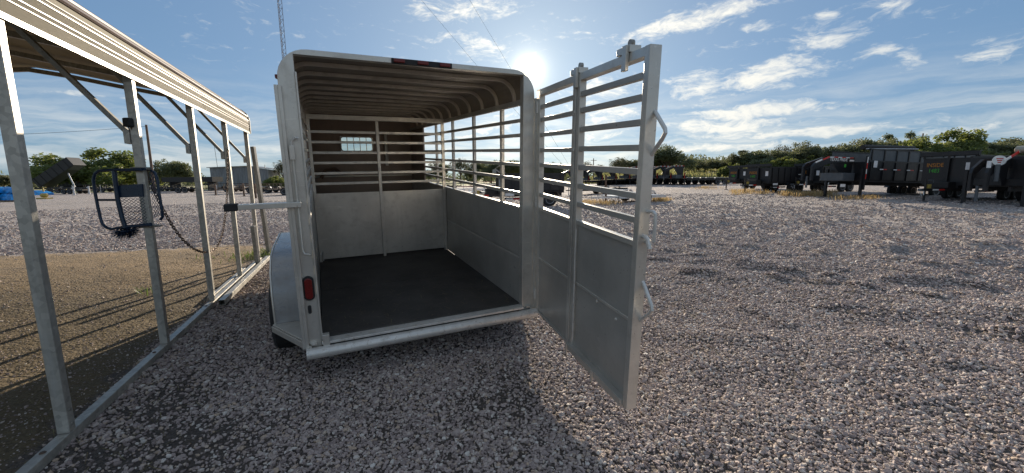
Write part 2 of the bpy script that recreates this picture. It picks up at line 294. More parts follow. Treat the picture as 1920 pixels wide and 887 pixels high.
# ------------------------------------------------------------------ mesh builder
class MB:
    def __init__(s): s.v = []; s.f = []
    def add(s, vs, fs):
        o = len(s.v); s.v += [tuple(v) for v in vs]; s.f += [tuple(i+o for i in f) for f in fs]; return s
    def box(s, x0, x1, y0, y1, z0, z1):
        return s.add([(x0, y0, z0), (x1, y0, z0), (x1, y1, z0), (x0, y1, z0), (x0, y0, z1), (x1, y0, z1), (x1, y1, z1), (x0, y1, z1)],
                     [(0, 3, 2, 1), (4, 5, 6, 7), (0, 1, 5, 4), (1, 2, 6, 5), (2, 3, 7, 6), (3, 0, 4, 7)])
    def bar(s, p, q, w, h, up=(0, 0, 1)):
        p = Vector(p); q = Vector(q); d = (q-p).normalized(); u = Vector(up)
        if abs(d.dot(u)) > .98: u = Vector((0, 1, 0))
        a = d.cross(u).normalized(); b = a.cross(d).normalized(); vs = []
        for c in (p, q):
            for (i, j) in ((-1, -1), (1, -1), (1, 1), (-1, 1)): vs.append(c + a*(w/2*i) + b*(h/2*j))
        return s.add(vs, [(0, 3, 2, 1), (4, 5, 6, 7), (0, 1, 5, 4), (1, 2, 6, 5), (2, 3, 7, 6), (3, 0, 4, 7)])
    def tube(s, path, r, n=8, closed=False):
        P = [Vector(p) for p in path]; k = len(P); rings = []; a = None
        for i in range(k):
            if closed: d = (P[(i+1) % k]-P[i-1]).normalized()
            else: d = (P[min(i+1, k-1)]-P[max(i-1, 0)]).normalized()
            if a is None:
                a = d.cross(Vector((0, 0, 1)));
                if a.length < .1: a = d.cross(Vector((0, 1, 0)))
            a = (a - d*a.dot(d)).normalized(); b = d.cross(a)
            rr = r[i] if isinstance(r, (list, tuple)) else r
            rings.append([P[i] + (a*math.cos(2*PI*j/n) + b*math.sin(2*PI*j/n))*rr for j in range(n)])
        vs = [v for g in rings for v in g]; fs = []
        for i in range(k if closed else k-1):
            i2 = (i+1) % k
            for j in range(n): fs.append((i*n+j, i*n+(j+1) % n, i2*n+(j+1) % n, i2*n+j))
        if not closed: fs += [tuple(range(n))[::-1], tuple((k-1)*n+j for j in range(n))]
        return s.add(vs, fs)
    def prism(s, pts, axis, a, b):
        "closed outline in the plane across axis, extruded from a to b"
        n = len(pts)
        def mk(p, t): return {'x': (t, p[0], p[1]), 'y': (p[0], t, p[1]), 'z': (p[0], p[1], t)}[axis]
        vs = [mk(p, a) for p in pts] + [mk(p, b) for p in pts]
        return s.add(vs, [tuple(range(n))[::-1], tuple(range(n, 2*n))] + [(i, (i+1) % n, n+(i+1) % n, n+i) for i in range(n)])
    def lathe(s, prof, axis='x', c=(0, 0, 0), n=28):
        "profile of (distance along axis, radius)"
        vs = []; k = len(prof)
        for t, r in prof:
            for j in range(n):
                A = 2*PI*j/n; u, v = r*math.cos(A), r*math.sin(A)
                p = {'x': (t, u, v), 'y': (u, t, v), 'z': (u, v, t)}[axis]; vs.append((p[0]+c[0], p[1]+c[1], p[2]+c[2]))
        fs = [(i*n+j, i*n+(j+1) % n, (i+1)*n+(j+1) % n, (i+1)*n+j) for i in range(k-1) for j in range(n)]
        fs += [tuple(range(n))[::-1], tuple((k-1)*n+j for j in range(n))]
        return s.add(vs, fs)
    def mesh(s, name, mat, smooth=False, fix=True):
        me = bpy.data.meshes.new(name); me.from_pydata(s.v, [], s.f); me.materials.append(MAT[mat] if isinstance(mat, str) else mat)
        if fix:
            bm = bmesh.new(); bm.from_mesh(me); bmesh.ops.recalc_face_normals(bm, faces=bm.faces); bm.to_mesh(me); bm.free()
        if smooth:
            me.polygons.foreach_set('use_smooth', [True]*len(me.polygons)); me.update()
            try: me.set_sharp_from_angle(angle=rad(40))
            except Exception: pass
        return me
    def build(s, name, mat, parent=None, smooth=False, bevel=0):
        o = bpy.data.objects.new(name, s.mesh(name, mat, smooth)); COL.objects.link(o)
        if parent: o.parent = parent
        if bevel:
            b = o.modifiers.new('bevel', 'BEVEL'); b.width = bevel; b.segments = 2; b.limit_method = 'ANGLE'; b.angle_limit = rad(35)
        return o
def tag(o, label=None, cat=None, group=None, kind=None):
    if label: o['label'] = label
    if cat: o['category'] = cat
    if group: o['group'] = group
    if kind: o['kind'] = kind
    return o
def empty(name, loc=(0, 0, 0), rz=0):
    o = bpy.data.objects.new(name, None); COL.objects.link(o); o.location = loc; o.rotation_euler = (0, 0, rz); o.empty_display_size = .2; return o
def copy_tree(o, parent=None):
    c = o.copy(); COL.objects.link(c)
    if parent: c.parent = parent
    for ch in o.children: copy_tree(ch, c)
    return c
def arc(c, r, a0, a1, n):
    return [(c[0]+r*math.cos(rad(a0+(a1-a0)*i/n)), c[1]+r*math.sin(rad(a0+(a1-a0)*i/n))) for i in range(n+1)]
def text(name, s, size, mat, parent, mtx, extrude=.002, sx=1):
    cu = bpy.data.curves.new(name, 'FONT'); cu.body = s; cu.size = size; cu.extrude = extrude; cu.align_x = 'CENTER'; cu.align_y = 'CENTER'; cu.resolution_u = 2
    t = bpy.data.objects.new('tmp', cu); COL.objects.link(t)
    me = bpy.data.meshes.new_from_object(t, depsgraph=bpy.context.evaluated_depsgraph_get()); bpy.data.objects.remove(t); bpy.data.curves.remove(cu)
    me.name = name; me.materials.clear(); me.materials.append(MAT[mat]); o = bpy.data.objects.new(name, me); COL.objects.link(o); o.parent = parent
    o.matrix_local = mtx @ Matrix.Diagonal((sx, 1, 1, 1)); return o

# ------------------------------------------------------------------ ground
def vnoise(x, y, seed=0):
    xi = np.floor(x).astype(np.int64); yi = np.floor(y).astype(np.int64); fx = x-xi; fy = y-yi; fx = fx*fx*(3-2*fx); fy = fy*fy*(3-2*fy)
    def h(a, b):
        n = (a*374761393 + b*668265263 + seed*974711) & 0x7fffffff; n = ((n ^ (n >> 13))*1274126177) & 0x7fffffff; return ((n ^ (n >> 16)) & 0xffff)/65535.0
    return (h(xi, yi)*(1-fx)+h(xi+1, yi)*fx)*(1-fy) + (h(xi, yi+1)*(1-fx)+h(xi+1, yi+1)*fx)*fy
CY = -0.3818; CD = (math.sin(CY), math.cos(CY)); CP0 = (-2.753, 2.3806); SP = 1.4911
def rail_side(x, y): # >0 on the inside (left) of the carport's near side line
    return -((x-CP0[0])*CD[1] - (y-CP0[1])*CD[0])
BARE = []
def dirt_amount(x, y):
    s = rail_side(x, y); along = (x-CP0[0])*CD[0] + (y-CP0[1])*CD[1]
    a = np.clip((s+.15)/.7, 0, 1)*np.clip((9.6+.12*s-along)/2.2, 0, 1)
    for (bx, by, br) in BARE: a = np.maximum(a, .75*np.clip(1.25-np.hypot((x-bx)/br, (y-by)/(br*.7))*(.6+1.0*vnoise(x/.13+bx, y/.10, 41)*.6+.8*vnoise(x/.4, y/.3, 42)), 0, 1))
    return a
def terr(x, y):
    r = np.hypot(x, y); a = np.clip((np.arctan2(x, y)-.12)/.2, 0, 1); return (np.clip((r-14)*.0085, 0, .5) + np.clip((r-88)*.055, 0, 3.0))*a*a*(3-2*a)
def gpt(x, y):
    z = 0
    for _ in range(12):
        p = gp(x, y, z); z = float(terr(p.x, p.y))*.6+z*.4
    return gp(x, y, z)
def gz(x, y):
    r = np.hypot(x, y); fade = np.clip((90-r)/60, 0, 1)
    rough = .45 + .55*np.clip((x-1.2)/3, 0, 1)
    lump = np.clip((vnoise(x/.42+4, y/.30+1, 6)-.66)*3.6, 0, 1)*.085*np.clip((r-3.0)/2.5, 0, 1)*(.5+vnoise(x/1.9, y/1.6, 9))*np.clip((x-.9)/.8, 0, 1) + (np.clip((vnoise(x/2.2, y/.9, 8)-.6)*3, 0, 1))*.05*np.clip((r-4)/3, 0, 1)
    z = (vnoise(x/1.7, y/1.1, 1)-.5)*.05 + (vnoise(x/.6+9, y/.42+3, 2)-.5)*.04 + (vnoise(x/.2, y/.2, 3)-.5)*.012 + lump
    z = z*rough + (vnoise(x/9, y/9, 5)-.5)*.08*np.clip((r-7)/10, 0, 1)
    return z*fade - .01 + terr(x, y)
nr, na = 470, 620
radii = .25*(2600/.25)**(np.linspace(0, 1, nr)**.92)
th = np.linspace(-PI, PI, na, endpoint=False); th = th - .42*np.sin(th)   # finer in front of the camera
RR, TT = np.meshgrid(radii, th, indexing='ij'); X = RR*np.sin(TT); Y = RR*np.cos(TT); Z = gz(X, Y)
co = np.stack([X, Y, Z], -1).reshape(-1, 3); co = np.vstack([co, [[0, 0, -.01]]])
i = np.arange(nr-1)[:, None]; j = np.arange(na)[None]; j2 = (j+1) % na
q = np.stack([i*na+j, i*na+j2, (i+1)*na+j2, (i+1)*na+j], -1).reshape(-1, 4)
jj = np.arange(na); tri = np.stack([np.full(na, nr*na), (jj+1) % na, jj], -1)
me = bpy.data.meshes.new('ground'); me.vertices.add(len(co)); me.vertices.foreach_set('co', co.ravel())
me.loops.add(q.size+tri.size); me.polygons.add(len(q)+len(tri)); me.loops.foreach_set('vertex_index', np.concatenate([q[:, ::-1].ravel(), tri[:, ::-1].ravel()]))
me.polygons.foreach_set('loop_start', np.concatenate([np.arange(len(q))*4, len(q)*4+np.arange(len(tri))*3])); me.polygons.foreach_set('loop_total', np.concatenate([np.full(len(q), 4), np.full(len(tri), 3)]))
me.update(); me.validate(); me.materials.append(MAT['ground']); me.polygons.foreach_set('use_smooth', [True]*len(me.polygons))
a = me.attributes.new('dirt', 'FLOAT', 'POINT'); a.data.foreach_set('value', dirt_amount(co[:, 0], co[:, 1]).astype(np.float32))
fnn = np.clip((13-np.hypot(co[:, 0], co[:, 1]))/6, 0, 1); a = me.attributes.new('gap_shade', 'FLOAT', 'POINT'); a.data.foreach_set('value', fnn.astype(np.float32))
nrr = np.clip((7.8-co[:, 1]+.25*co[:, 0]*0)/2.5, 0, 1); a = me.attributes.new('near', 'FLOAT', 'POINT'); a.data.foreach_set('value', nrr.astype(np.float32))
fld = np.clip((np.hypot(co[:, 0], co[:, 1])-84)/10, 0, 1); a = me.attributes.new('field', 'FLOAT', 'POINT'); a.data.foreach_set('value', fld.astype(np.float32))
ground = bpy.data.objects.new('ground', me); COL.objects.link(ground); tag(ground, kind='structure')

def scatter(name, pts, rots, scls, protos, label=None):
    "one object of countless small pieces; protos is a function that builds one piece inside the node tree"
    me = bpy.data.meshes.new(name); me.vertices.add(len(pts)); me.vertices.foreach_set('co', pts.astype(np.float32).ravel())
    for nm, arr in (('rot', rots), ('scl', scls)):
        a = me.attributes.new(nm, 'FLOAT_VECTOR', 'POINT'); a.data.foreach_set('vector', arr.astype(np.float32).ravel())
    o = bpy.data.objects.new(name, me); COL.objects.link(o); o['kind'] = 'stuff'
    if label: o['label'] = label
    g = bpy.data.node_groups.new(name, 'GeometryNodeTree'); g.interface.new_socket('Geometry', in_out='INPUT', socket_type='NodeSocketGeometry'); g.interface.new_socket('Geometry', in_out='OUTPUT', socket_type='NodeSocketGeometry')
    gi = g.nodes.new('NodeGroupInput'); go = g.nodes.new('NodeGroupOutput')
    g2i = g.nodes.new('GeometryNodeGeometryToInstance')
    for p in protos(g): g.links.new(p, g2i.inputs[0])
    iop = g.nodes.new('GeometryNodeInstanceOnPoints'); g.links.new(gi.outputs[0], iop.inputs['Points']); g.links.new(g2i.outputs[0], iop.inputs['Instance']); iop.inputs['Pick Instance'].default_value = True
    rv = g.nodes.new('FunctionNodeRandomValue'); rv.data_type = 'INT'
    g.links.new(rv.outputs[2], iop.inputs['Instance Index']); rv.inputs[4].default_value = 0; rv.inputs[5].default_value = 5
    for nm, sock in (('rot', 'Rotation'), ('scl', 'Scale')):
        na_ = g.nodes.new('GeometryNodeInputNamedAttribute'); na_.data_type = 'FLOAT_VECTOR'; na_.inputs['Name'].default_value = nm
        if sock == 'Rotation':
            er = g.nodes.new('FunctionNodeEulerToRotation'); g.links.new(na_.outputs[0], er.inputs[0]); g.links.new(er.outputs[0], iop.inputs[sock])
        else: g.links.new(na_.outputs[0], iop.inputs[sock])
    g.links.new(iop.outputs[0], go.inputs[0]); md = o.modifiers.new('scatter', 'NODES'); md.node_group = g; return o
def stone_protos(g):
    out = []
    for k in range(6):
        ic = g.nodes.new('GeometryNodeMeshIcoSphere'); ic.inputs['Radius'].default_value = .5; ic.inputs['Subdivisions'].default_value = 2
        nz = g.nodes.new('ShaderNodeTexNoise'); nz.noise_dimensions = '4D'; nz.inputs['W'].default_value = k*7.3; nz.inputs['Scale'].default_value = 1.5; nz.inputs['Detail'].default_value = 1
        sb = g.nodes.new('ShaderNodeVectorMath'); sb.operation = 'SUBTRACT'; g.links.new(nz.outputs['Color'], sb.inputs[0]); sb.inputs[1].default_value = (.5, .5, .5)
        sc = g.nodes.new('ShaderNodeVectorMath'); sc.operation = 'SCALE'; g.links.new(sb.outputs[0], sc.inputs[0]); sc.inputs['Scale'].default_value = 1.1
        sp = g.nodes.new('GeometryNodeSetPosition'); g.links.new(ic.outputs[0], sp.inputs[0]); g.links.new(sc.outputs[0], sp.inputs['Offset'])
        sm = g.nodes.new('GeometryNodeSetMaterial'); g.links.new(sp.outputs[0], sm.inputs[0]); sm.inputs['Material'].default_value = MAT['stone']
        out.append(sm.outputs[0])
    return out
def blade_protos(mat, w, curl):
    def f(g):
        out = []
        for k in range(6):
            gr = g.nodes.new('GeometryNodeMeshGrid'); gr.inputs['Size X'].default_value = 1; gr.inputs['Size Y'].default_value = w; gr.inputs['Vertices X'].default_value = 4; gr.inputs['Vertices Y'].default_value = 2
            ps = g.nodes.new('GeometryNodeInputPosition'); sx = g.nodes.new('ShaderNodeSeparateXYZ'); g.links.new(ps.outputs[0], sx.inputs[0])
            mu = g.nodes.new('ShaderNodeMath'); mu.operation = 'POWER'; ad = g.nodes.new('ShaderNodeMath'); ad.operation = 'ADD'; g.links.new(sx.outputs[0], ad.inputs[0]); ad.inputs[1].default_value = .5
            g.links.new(ad.outputs[0], mu.inputs[0]); mu.inputs[1].default_value = 2
            m2 = g.nodes.new('ShaderNodeMath'); m2.operation = 'MULTIPLY'; g.links.new(mu.outputs[0], m2.inputs[0]); m2.inputs[1].default_value = curl*(k-2.5)
            cb = g.nodes.new('ShaderNodeCombineXYZ'); cb.inputs[0].default_value = .5; g.links.new(m2.outputs[0], cb.inputs[2]); 
            sp = g.nodes.new('GeometryNodeSetPosition'); g.links.new(gr.outputs[0], sp.inputs[0]); g.links.new(cb.outputs[0], sp.inputs['Offset'])
            sm = g.nodes.new('GeometryNodeSetMaterial'); g.links.new(sp.outputs[0], sm.inputs[0]); sm.inputs['Material'].default_value = MAT[mat]; out.append(sm.outputs[0])
        return out
    return f
# gravel: (r0, r1, stones per square metre, size)
P = []; SZ = []
for r0, r1, dens_, size in ((1.2, 3.6, 4900, .0160), (3.6, 6, 3100, .0185), (6, 9, 1500, .0235), (9, 12, 620, .030), (12, 17, 300, .036), (17, 24, 110, .044), (24, 36, 28, .052)):
    A0, A1 = -1.02, 1.02; area = (A1-A0)/2*(r1*r1-r0*r0); n = int(area*dens_)
    r = np.sqrt(RNG.uniform(r0*r0, r1*r1, n)); t = RNG.uniform(A0, A1, n); x = r*np.sin(t); y = r*np.cos(t)
    da_ = dirt_amount(x, y) + (vnoise(x/.5, y/.5, 11)-.5)*.5
    patch = vnoise(x/.9, y/.7, 12)*.6 + vnoise(x/.3, y/.3, 13)*.4
    near_rail = np.clip(1-np.abs(rail_side(x, y)+.35)/.7, 0, 1)*.25
    near_ = (y < 6.6)&(rail_side(x, y) > 0)
    keep = (RNG.random(n) < np.where(da_ > .45, np.where(near_, .22, .04), 1.0)) & (RNG.random(n) > np.clip((patch-.62+near_rail)*2.8, 0, .7))
    x, y = x[keep], y[keep]; n = len(x); s = size*np.clip(RNG.lognormal(0, .33, n), .4, 2.1)*np.where(dirt_amount(x, y) > .45, RNG.uniform(.3, .62, n), 1)*np.where(RNG.random(n) < .003, 1.5, 1)
    P.append(np.stack([x, y, gz(x, y)+s*.16], 1)); SZ.append(s)
P = np.vstack(P); SZ = np.concatenate(SZ); n = len(P)
scatter('gravel', P, np.stack([RNG.uniform(-.5, .5, n), RNG.uniform(-.5, .5, n), RNG.uniform(0, 6.28, n)], 1),
        np.stack([SZ*RNG.uniform(.8, 1.35, n), SZ*RNG.uniform(.6, 1, n), SZ*RNG.uniform(.5, .9, n)], 1), stone_protos, 'loose grey crushed stone covering the yard')
print('stones', n)
# straw and dead grass lying under the carport and along its base rail
n = 70000; x = RNG.uniform(-9, 0, n); y = RNG.uniform(.8, 9.5, n); d = dirt_amount(x, y)
rl = np.clip(1-np.abs(rail_side(x, y)+.3)/.6, 0, 1)
k = (RNG.random(n) < np.clip(d*.55*np.clip(1.5-y/7, .15, 1)+rl*.45, 0, 1)) & (vnoise(x/.6, y/.6, 31) > .3); x, y = x[k], y[k]; n = len(x); L_ = RNG.uniform(.02, .07, n)
scatter('straw_litter', np.stack([x, y, gz(x, y)+.008], 1), np.stack([RNG.uniform(-.3, .3, n), RNG.uniform(-.35, .1, n), RNG.uniform(0, 6.28, n)], 1), np.stack([L_, L_, L_], 1), blade_protos('straw', .06, .15), 'dead grass and straw lying on the bare earth')
# dry grass growing in tufts
tufts = []
for (x0, x1, y0, cnt, h) in ((1465, 1560, 366, 60, .32), (1375, 1440, 362, 36, .28), (1560, 1640, 372, 22, .22), (1300, 1370, 353, 14, .25), (1225, 1250, 375, 24, .25), (1085, 1165, 382, 40, .22), (1000, 1060, 376, 22, .2), (1040, 1075, 345, 14, .25)):
    for _ in range(cnt):
        p = gpt(random.uniform(x0, x1), y0+random.uniform(-3, 3)); tufts.append((p.x, p.y, h))
P = []; R_ = []; S_ = []
for (x, y, h) in tufts:
    for _ in range(26):
        px, py = x+random.gauss(0, .22), y+random.gauss(0, .22); P.append((px, py, -.01)); R_.append((random.uniform(-.3, .3), -random.uniform(.7, 1.45), random.uniform(0, 6.28))); l = h*random.uniform(.5, 1.2); S_.append((l, l*1.2, l))
P = np.array(P); P[:, 2] = gz(P[:, 0], P[:, 1]); scatter('dry_grass', P, np.array(R_), np.array(S_), blade_protos('dry', .05, .12), 'tufts of dry orange grass at the edge of the gravel')
P = []; R_ = []; S_ = []
for (cx_, cy_, cnt, sp) in ((gp(497, 478).x, gp(497, 478).y, 500, .3), (gp(380, 575).x, gp(380, 575).y, 0, .2), (gp(272, 548).x, gp(272, 548).y, 24, .12), (gp(375, 486).x, gp(375, 486).y, 20, .12)):
    for _ in range(cnt):
        P.append((random.gauss(cx_, sp), random.gauss(cy_, sp), 0)); R_.append((random.uniform(-.3, .3), -random.uniform(.3, 1.3), random.uniform(0, 6.28))); l = random.uniform(.04, .13); S_.append((l, l*1.4, l))
P = np.array(P); P[:, 2] = gz(P[:, 0], P[:, 1]); scatter('weeds', P, np.array(R_), np.array(S_), blade_protos('weed', .08, .15), 'low green weeds round the carport posts')
# pasture behind the parked trailers
n = 9000; t = RNG.uniform(.15, .8, n); r = RNG.uniform(86, 150, n); x = r*np.sin(t); y = r*np.cos(t); L_ = RNG.uniform(.5, 1.1, n)
scatter('pasture_grass', np.stack([x, y, gz(x, y)], 1), np.stack([RNG.uniform(-.3, .3, n), -RNG.uniform(.9, 1.5, n), RNG.uniform(0, 6.28, n)], 1), np.stack([L_, L_*2, L_], 1), blade_protos('field', .12, .1), 'tall yellow green pasture beyond the fence')


# ------------------------------------------------------------------ the stock trailer
TW = 1.78; LEN = 4.95; GY = 2.56; RAILZ = [1.075, 1.21, 1.345, 1.475, 1.61, 1.74]; PZ = .93; TOPZ = 1.87
stock = empty('stock_trailer'); stock.matrix_world = Matrix.Translation((-1.5214, 3.0732, .3455)) @ rot3(.4382, .0594, -.0151).to_4x4()
tag(stock, 'open silver grey stock trailer with slatted sides and its rear gate swung wide', 'trailer')
XL, XR = -.11, 1.89; HT = 2.155
# rear frame: two jambs, header with rounded outer corners
def frame_plate():
    m = MB(); R_ = .2
    outer = [(XL, -.1), (XL, HT-R_)] + [(XL+R_+R_*math.cos(rad(180-90*k/8)), HT-R_+R_*math.sin(rad(180-90*k/8))) for k in range(1, 9)]
    outer += [(XR-R_+R_*math.cos(rad(90-90*k/8)), HT-R_+R_*math.sin(rad(90-90*k/8))) for k in range(0, 9)] + [(XR, -.1)]
    n = len(outer); inner = []
    for (x, z) in outer: inner.append((min(max(x, 0.0), TW), min(z, 2.116)))
    vs = [(x, 0, z) for x, z in outer] + [(x, 0, z) for x, z in inner] + [(x, .07, z) for x, z in outer] + [(x, .07, z) for x, z in inner]
    fs = []
    for i in range(n-1):
        fs += [(i, i+1, n+i+1, n+i), (2*n+i, 3*n+i, 3*n+i+1, 2*n+i+1), (i, 2*n+i, 2*n+i+1, i+1), (n+i, n+i+1, 3*n+i+1, 3*n+i)]
    fs += [(0, n, 3*n, 2*n), (n-1, 3*n-1, 4*n-1, 2*n-1)]
    return m.add(vs, fs)
rf = frame_plate().build('rear_frame', 'silver', stock, bevel=.004)
m = MB().box(.0, .012, -.012, 0, .0, 2.0); m.build('jamb_lip', 'silver', stock, bevel=.002)
MB().box(XL-.025, XL-.003, -.03, .02, -.05, 1.905).build('gate_guard', 'silver', stock, bevel=.003)
MB().box(XL-.003, XL+.02, -.03, -.003, -.05, 1.905).build('gate_guard', 'silver', stock, bevel=.003)
# marker strip and three lamps
ms = MB().box(.66, 1.13, -.018, -.001, 2.110, 2.150).build('marker_strip', 'black_matte', stock, bevel=.002)
for cx_ in (.715, .895, 1.07):
    MB().box(cx_-.042, cx_+.042, -.034, -.019, 2.118, 2.146).build('marker_lamp', 'red', ms, bevel=.006)
MB().box(XL-.02, XL-.001, .09, .15, 1.965, 1.99).build('side_marker_lamp', 'red', stock, bevel=.004)
# tail lamp in a black grommet, and the small plug under it
def oval(cx_, cz, hw, hh, y0, y1):
    pts = [(cx_+hw*math.cos(rad(a)), cz+hh-hw+hw*math.sin(rad(a))) for a in range(0, 181, 15)] + [(cx_+hw*math.cos(rad(a)), cz-hh+hw+hw*math.sin(rad(a))) for a in range(180, 361, 15)]
    return MB().prism(pts, 'y', y0, y1)
tl = oval(-.052, .432, .040, .098, -.014, .0).build('tail_lamp', 'rubber', stock, bevel=.003)
oval(-.052, .432, .027, .083, -.026, -.014).build('lens', 'red', tl, bevel=.005)
for k in range(7):
    for jx in (-1, 1): pass
oval(-.060, .262, .012, .034, -.012, -.001).build('plug_socket', 'rubber', stock, bevel=.002)
m = MB().box(.01, .06, -.05, .0, -.06, .05); m.build('gate_stop', 'silver', stock, bevel=.003)
# bumper and sill
MB().tube([(XL, -.05, -.085), (XR+.02, -.05, -.085)], .045, 20).build('bumper', 'bumper', stock, smooth=True)
MB().box(0.002, TW-.002, -.045, .05, -.030, -.010).build('sill', 'bumper', stock, bevel=.003)
# floor pan, rubber mats laid on it
MB().box(XL+.03, XR-.03, .08, LEN, -.10, -.032).build('floor_pan', 'black_matte', stock)
ny = 4
for k in range(ny):
    y0 = .052+k*(LEN-.1)/ny; MB().box(.006, TW-.006, y0, y0+(LEN-.1)/ny-.006, -.030, 0).build('floor_mat', 'mat', stock, bevel=.003)
# side walls: lower panel, posts, slats, solid front section
for side, X0 in (('L', 0), ('R', TW)):
    sg = -1 if side == 'L' else 1
    def bx(a, b, *r): return MB().box(min(X0+sg*a, X0+sg*b), max(X0+sg*a, X0+sg*b), *r)
    MB().prism([(X0+sg*.0, 0.0), (X0+sg*.0, .452), (X0+sg*.012, .462), (X0+sg*.012, .478), (X0+sg*.0, .488), (X0+sg*.0, PZ), (X0+sg*.03, PZ), (X0+sg*.03, 0.0)], 'y', .072, LEN).build('side_panel', 'silver_dark', stock)
    bx(-.006, .036, .072, 3.9, PZ+.001, PZ+.026).build('panel_cap', 'silver', stock, bevel=.003)
    for z in RAILZ:
        bx(.006, .032, .072, 3.9, z-.016, z+.016).build('side_rail', 'silver', stock, bevel=.003)
    for y in (.58, 1.42, 2.28, 3.17):
        p = bx(.0325, .066, y-.024, y+.024, -.03, TOPZ+.05).build('side_post', 'silver', stock, bevel=.003)
        yy = y+.03; x = X0+sg*.0; MB().tube([(x+sg*.03, yy, 1.25), (x-sg*.002, yy+.045, 1.285), (x+sg*.03, yy, 1.32)], .006, 6).build('tie_ring', 'bumper', p, smooth=True)
    bx(.003, .03, 3.901, LEN, PZ+.001, TOPZ).build('front_side_panel', 'nose', stock)
    bx(.002, .034, .072, LEN, TOPZ, TOPZ+.05).build('top_rail', 'silver', stock, bevel=.003)
# roof sheet with rounded shoulders
def roof_prof(off):
    R_ = .2-off; x0, x1, zt = XL+off, XR-off, HT-off
    return [(x0, TOPZ+.02)] + [(x0+R_+R_*math.cos(rad(180-90*k/7)), zt-R_+R_*math.sin(rad(180-90*k/7))) for k in range(8)] + [(x1-R_+R_*math.cos(rad(90-90*k/7)), zt-R_+R_*math.sin(rad(90-90*k/7))) for k in range(8)] + [(x1, TOPZ+.02)]
def shell(m, a, b, y0, y1):
    n = len(a); vs = [(x, y0, z) for x, z in a]+[(x, y0, z) for x, z in b]+[(x, y1, z) for x, z in a]+[(x, y1, z) for x, z in b]; fs = []
    for i in range(n-1): fs += [(i, i+1, n+i+1, n+i), (2*n+i, 3*n+i, 3*n+i+1, 2*n+i+1), (i, 2*n+i, 2*n+i+1, i+1), (n+i, n+i+1, 3*n+i+1, 3*n+i)]
    fs += [(0, n, 3*n, 2*n), (n-1, 3*n-1, 4*n-1, 2*n-1)]; return m.add(vs, fs)
nr_ = 5
for k in range(nr_):
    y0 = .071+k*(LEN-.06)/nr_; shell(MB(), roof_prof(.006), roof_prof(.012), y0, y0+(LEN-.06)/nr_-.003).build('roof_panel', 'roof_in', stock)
for k in range(11):
    y = .36+k*.43; shell(MB(), roof_prof(.013), roof_prof(.044), y-.016, y+.016).build('ceiling_bow', 'bow', stock, bevel=.003)
# nose wall with its barred window
nw = MB()
wx0, wx1, wz0, wz1 = .50, 1.06, 1.47, 1.735; y0, y1 = LEN+.001, LEN+.03
for b in ((XL, wx0, -.05, HT-.02), (wx1, XR, -.05, HT-.02), (wx0, wx1, -.05, wz0), (wx0, wx1, wz1, HT-.02)): nw.box(b[0], b[1], y0, y1, b[2], b[3])
nw.build('nose_wall', 'nose', stock)
wf = MB()
R_ = .05; out = [(x, z) for c, a in (((wx1-R_, wz1-R_), 0), ((wx0+R_, wz1-R_), 90), ((wx0+R_, wz0+R_), 180), ((wx1-R_, wz0+R_), 270)) for x, z in arc(c, R_, a, a+90, 5)]
out = [(x, -.0, z) for x, z in out]
win = MB().tube([(x, LEN-.012, z) for x, _, z in out], .014, 6, closed=True).build('window', 'silver_dark', stock, smooth=True)
MB().box(wx0+.003, wx1-.003, LEN+.010, LEN+.014, wz0+.003, wz1-.003).build('pane', 'glass', win)
for k in range(4): MB().tube([(wx0+(k+1)*.56/5, LEN-.01, wz0), (wx0+(k+1)*.56/5, LEN-.01, wz1)], .007, 6).build('window_bar', 'silver', win, smooth=True)
for k, z in enumerate((.50, 1.0)): MB().box(.01, TW-.01, LEN-.03, LEN-.001, z, z+.03).build('nose_rail', 'silver_dark', stock, bevel=.003)
MB().tube([(.12, LEN-.25, 1.0), (.2, LEN-.22, 1.14), (.36, LEN-.2, 1.16), (.45, LEN-.22, 1.08)], .03, 8).build('saddle_rack', 'pole', stock, smooth=True)
MB().tube([(1.30, LEN-.06, 1.2), (1.30, LEN-.06, 1.8)], .03, 8).build('nose_post', 'silver', stock, smooth=True)
# centre gate across the inside
cg = MB().box(.012, .845, GY-.006, GY+.014, .03, PZ-.01).build('centre_gate', 'silver', stock, bevel=.002); MB()
MB().box(.865, TW-.012, GY-.006, GY+.014, .03, PZ-.01).build('gate_panel', 'silver', cg, bevel=.002)
for z in RAILZ:
    MB().box(.01, .83, GY-.01, GY+.02, z-.045, z-.012).build('gate_rail', 'silver', cg, bevel=.002)
    MB().box(.87, TW-.01, GY-.012, GY+.018, z-.045, z-.012).build('gate_rail', 'silver', cg, bevel=.002)
MB().box(.0, TW, GY-.03, GY+.03, TOPZ-.005, TOPZ+.055).build('gate_header', 'silver', cg, bevel=.003)
for x, w in ((.004, .035), (.832, .038), (TW-.05, .045)): MB().box(x, x+w, GY-.034, GY-.0125, .0, TOPZ-.006).build('gate_post', 'silver', cg, bevel=.003)
MB().box(.845, .862, GY-.03, GY-.0, .03, PZ+.0).build('gate_post', 'silver_dark', cg, bevel=.003)
MB().tube([(.02, GY-.1, .12), (.04, GY-.09, .16), (.055, GY-.06, .12), (.05, GY-.05, .02)], .007, 6).build('drop_pin', 'bumper', cg, smooth=True)
# rear gate, swung open toward the camera
HX, HY = 1.935, -.03; EX, EY = 1.70, -1.645
D = math.hypot(EX-HX, EY-HY); ang_ = math.atan2(EY-HY, EX-HX)
gate = MB().box(.03, .735, -.006, .006, -.055, PZ).build('rear_gate', 'silver_dark', stock, bevel=.002)
gate.matrix_local = Matrix.Translation((HX, HY, 0)) @ Matrix.Rotation(ang_, 4, 'Z')
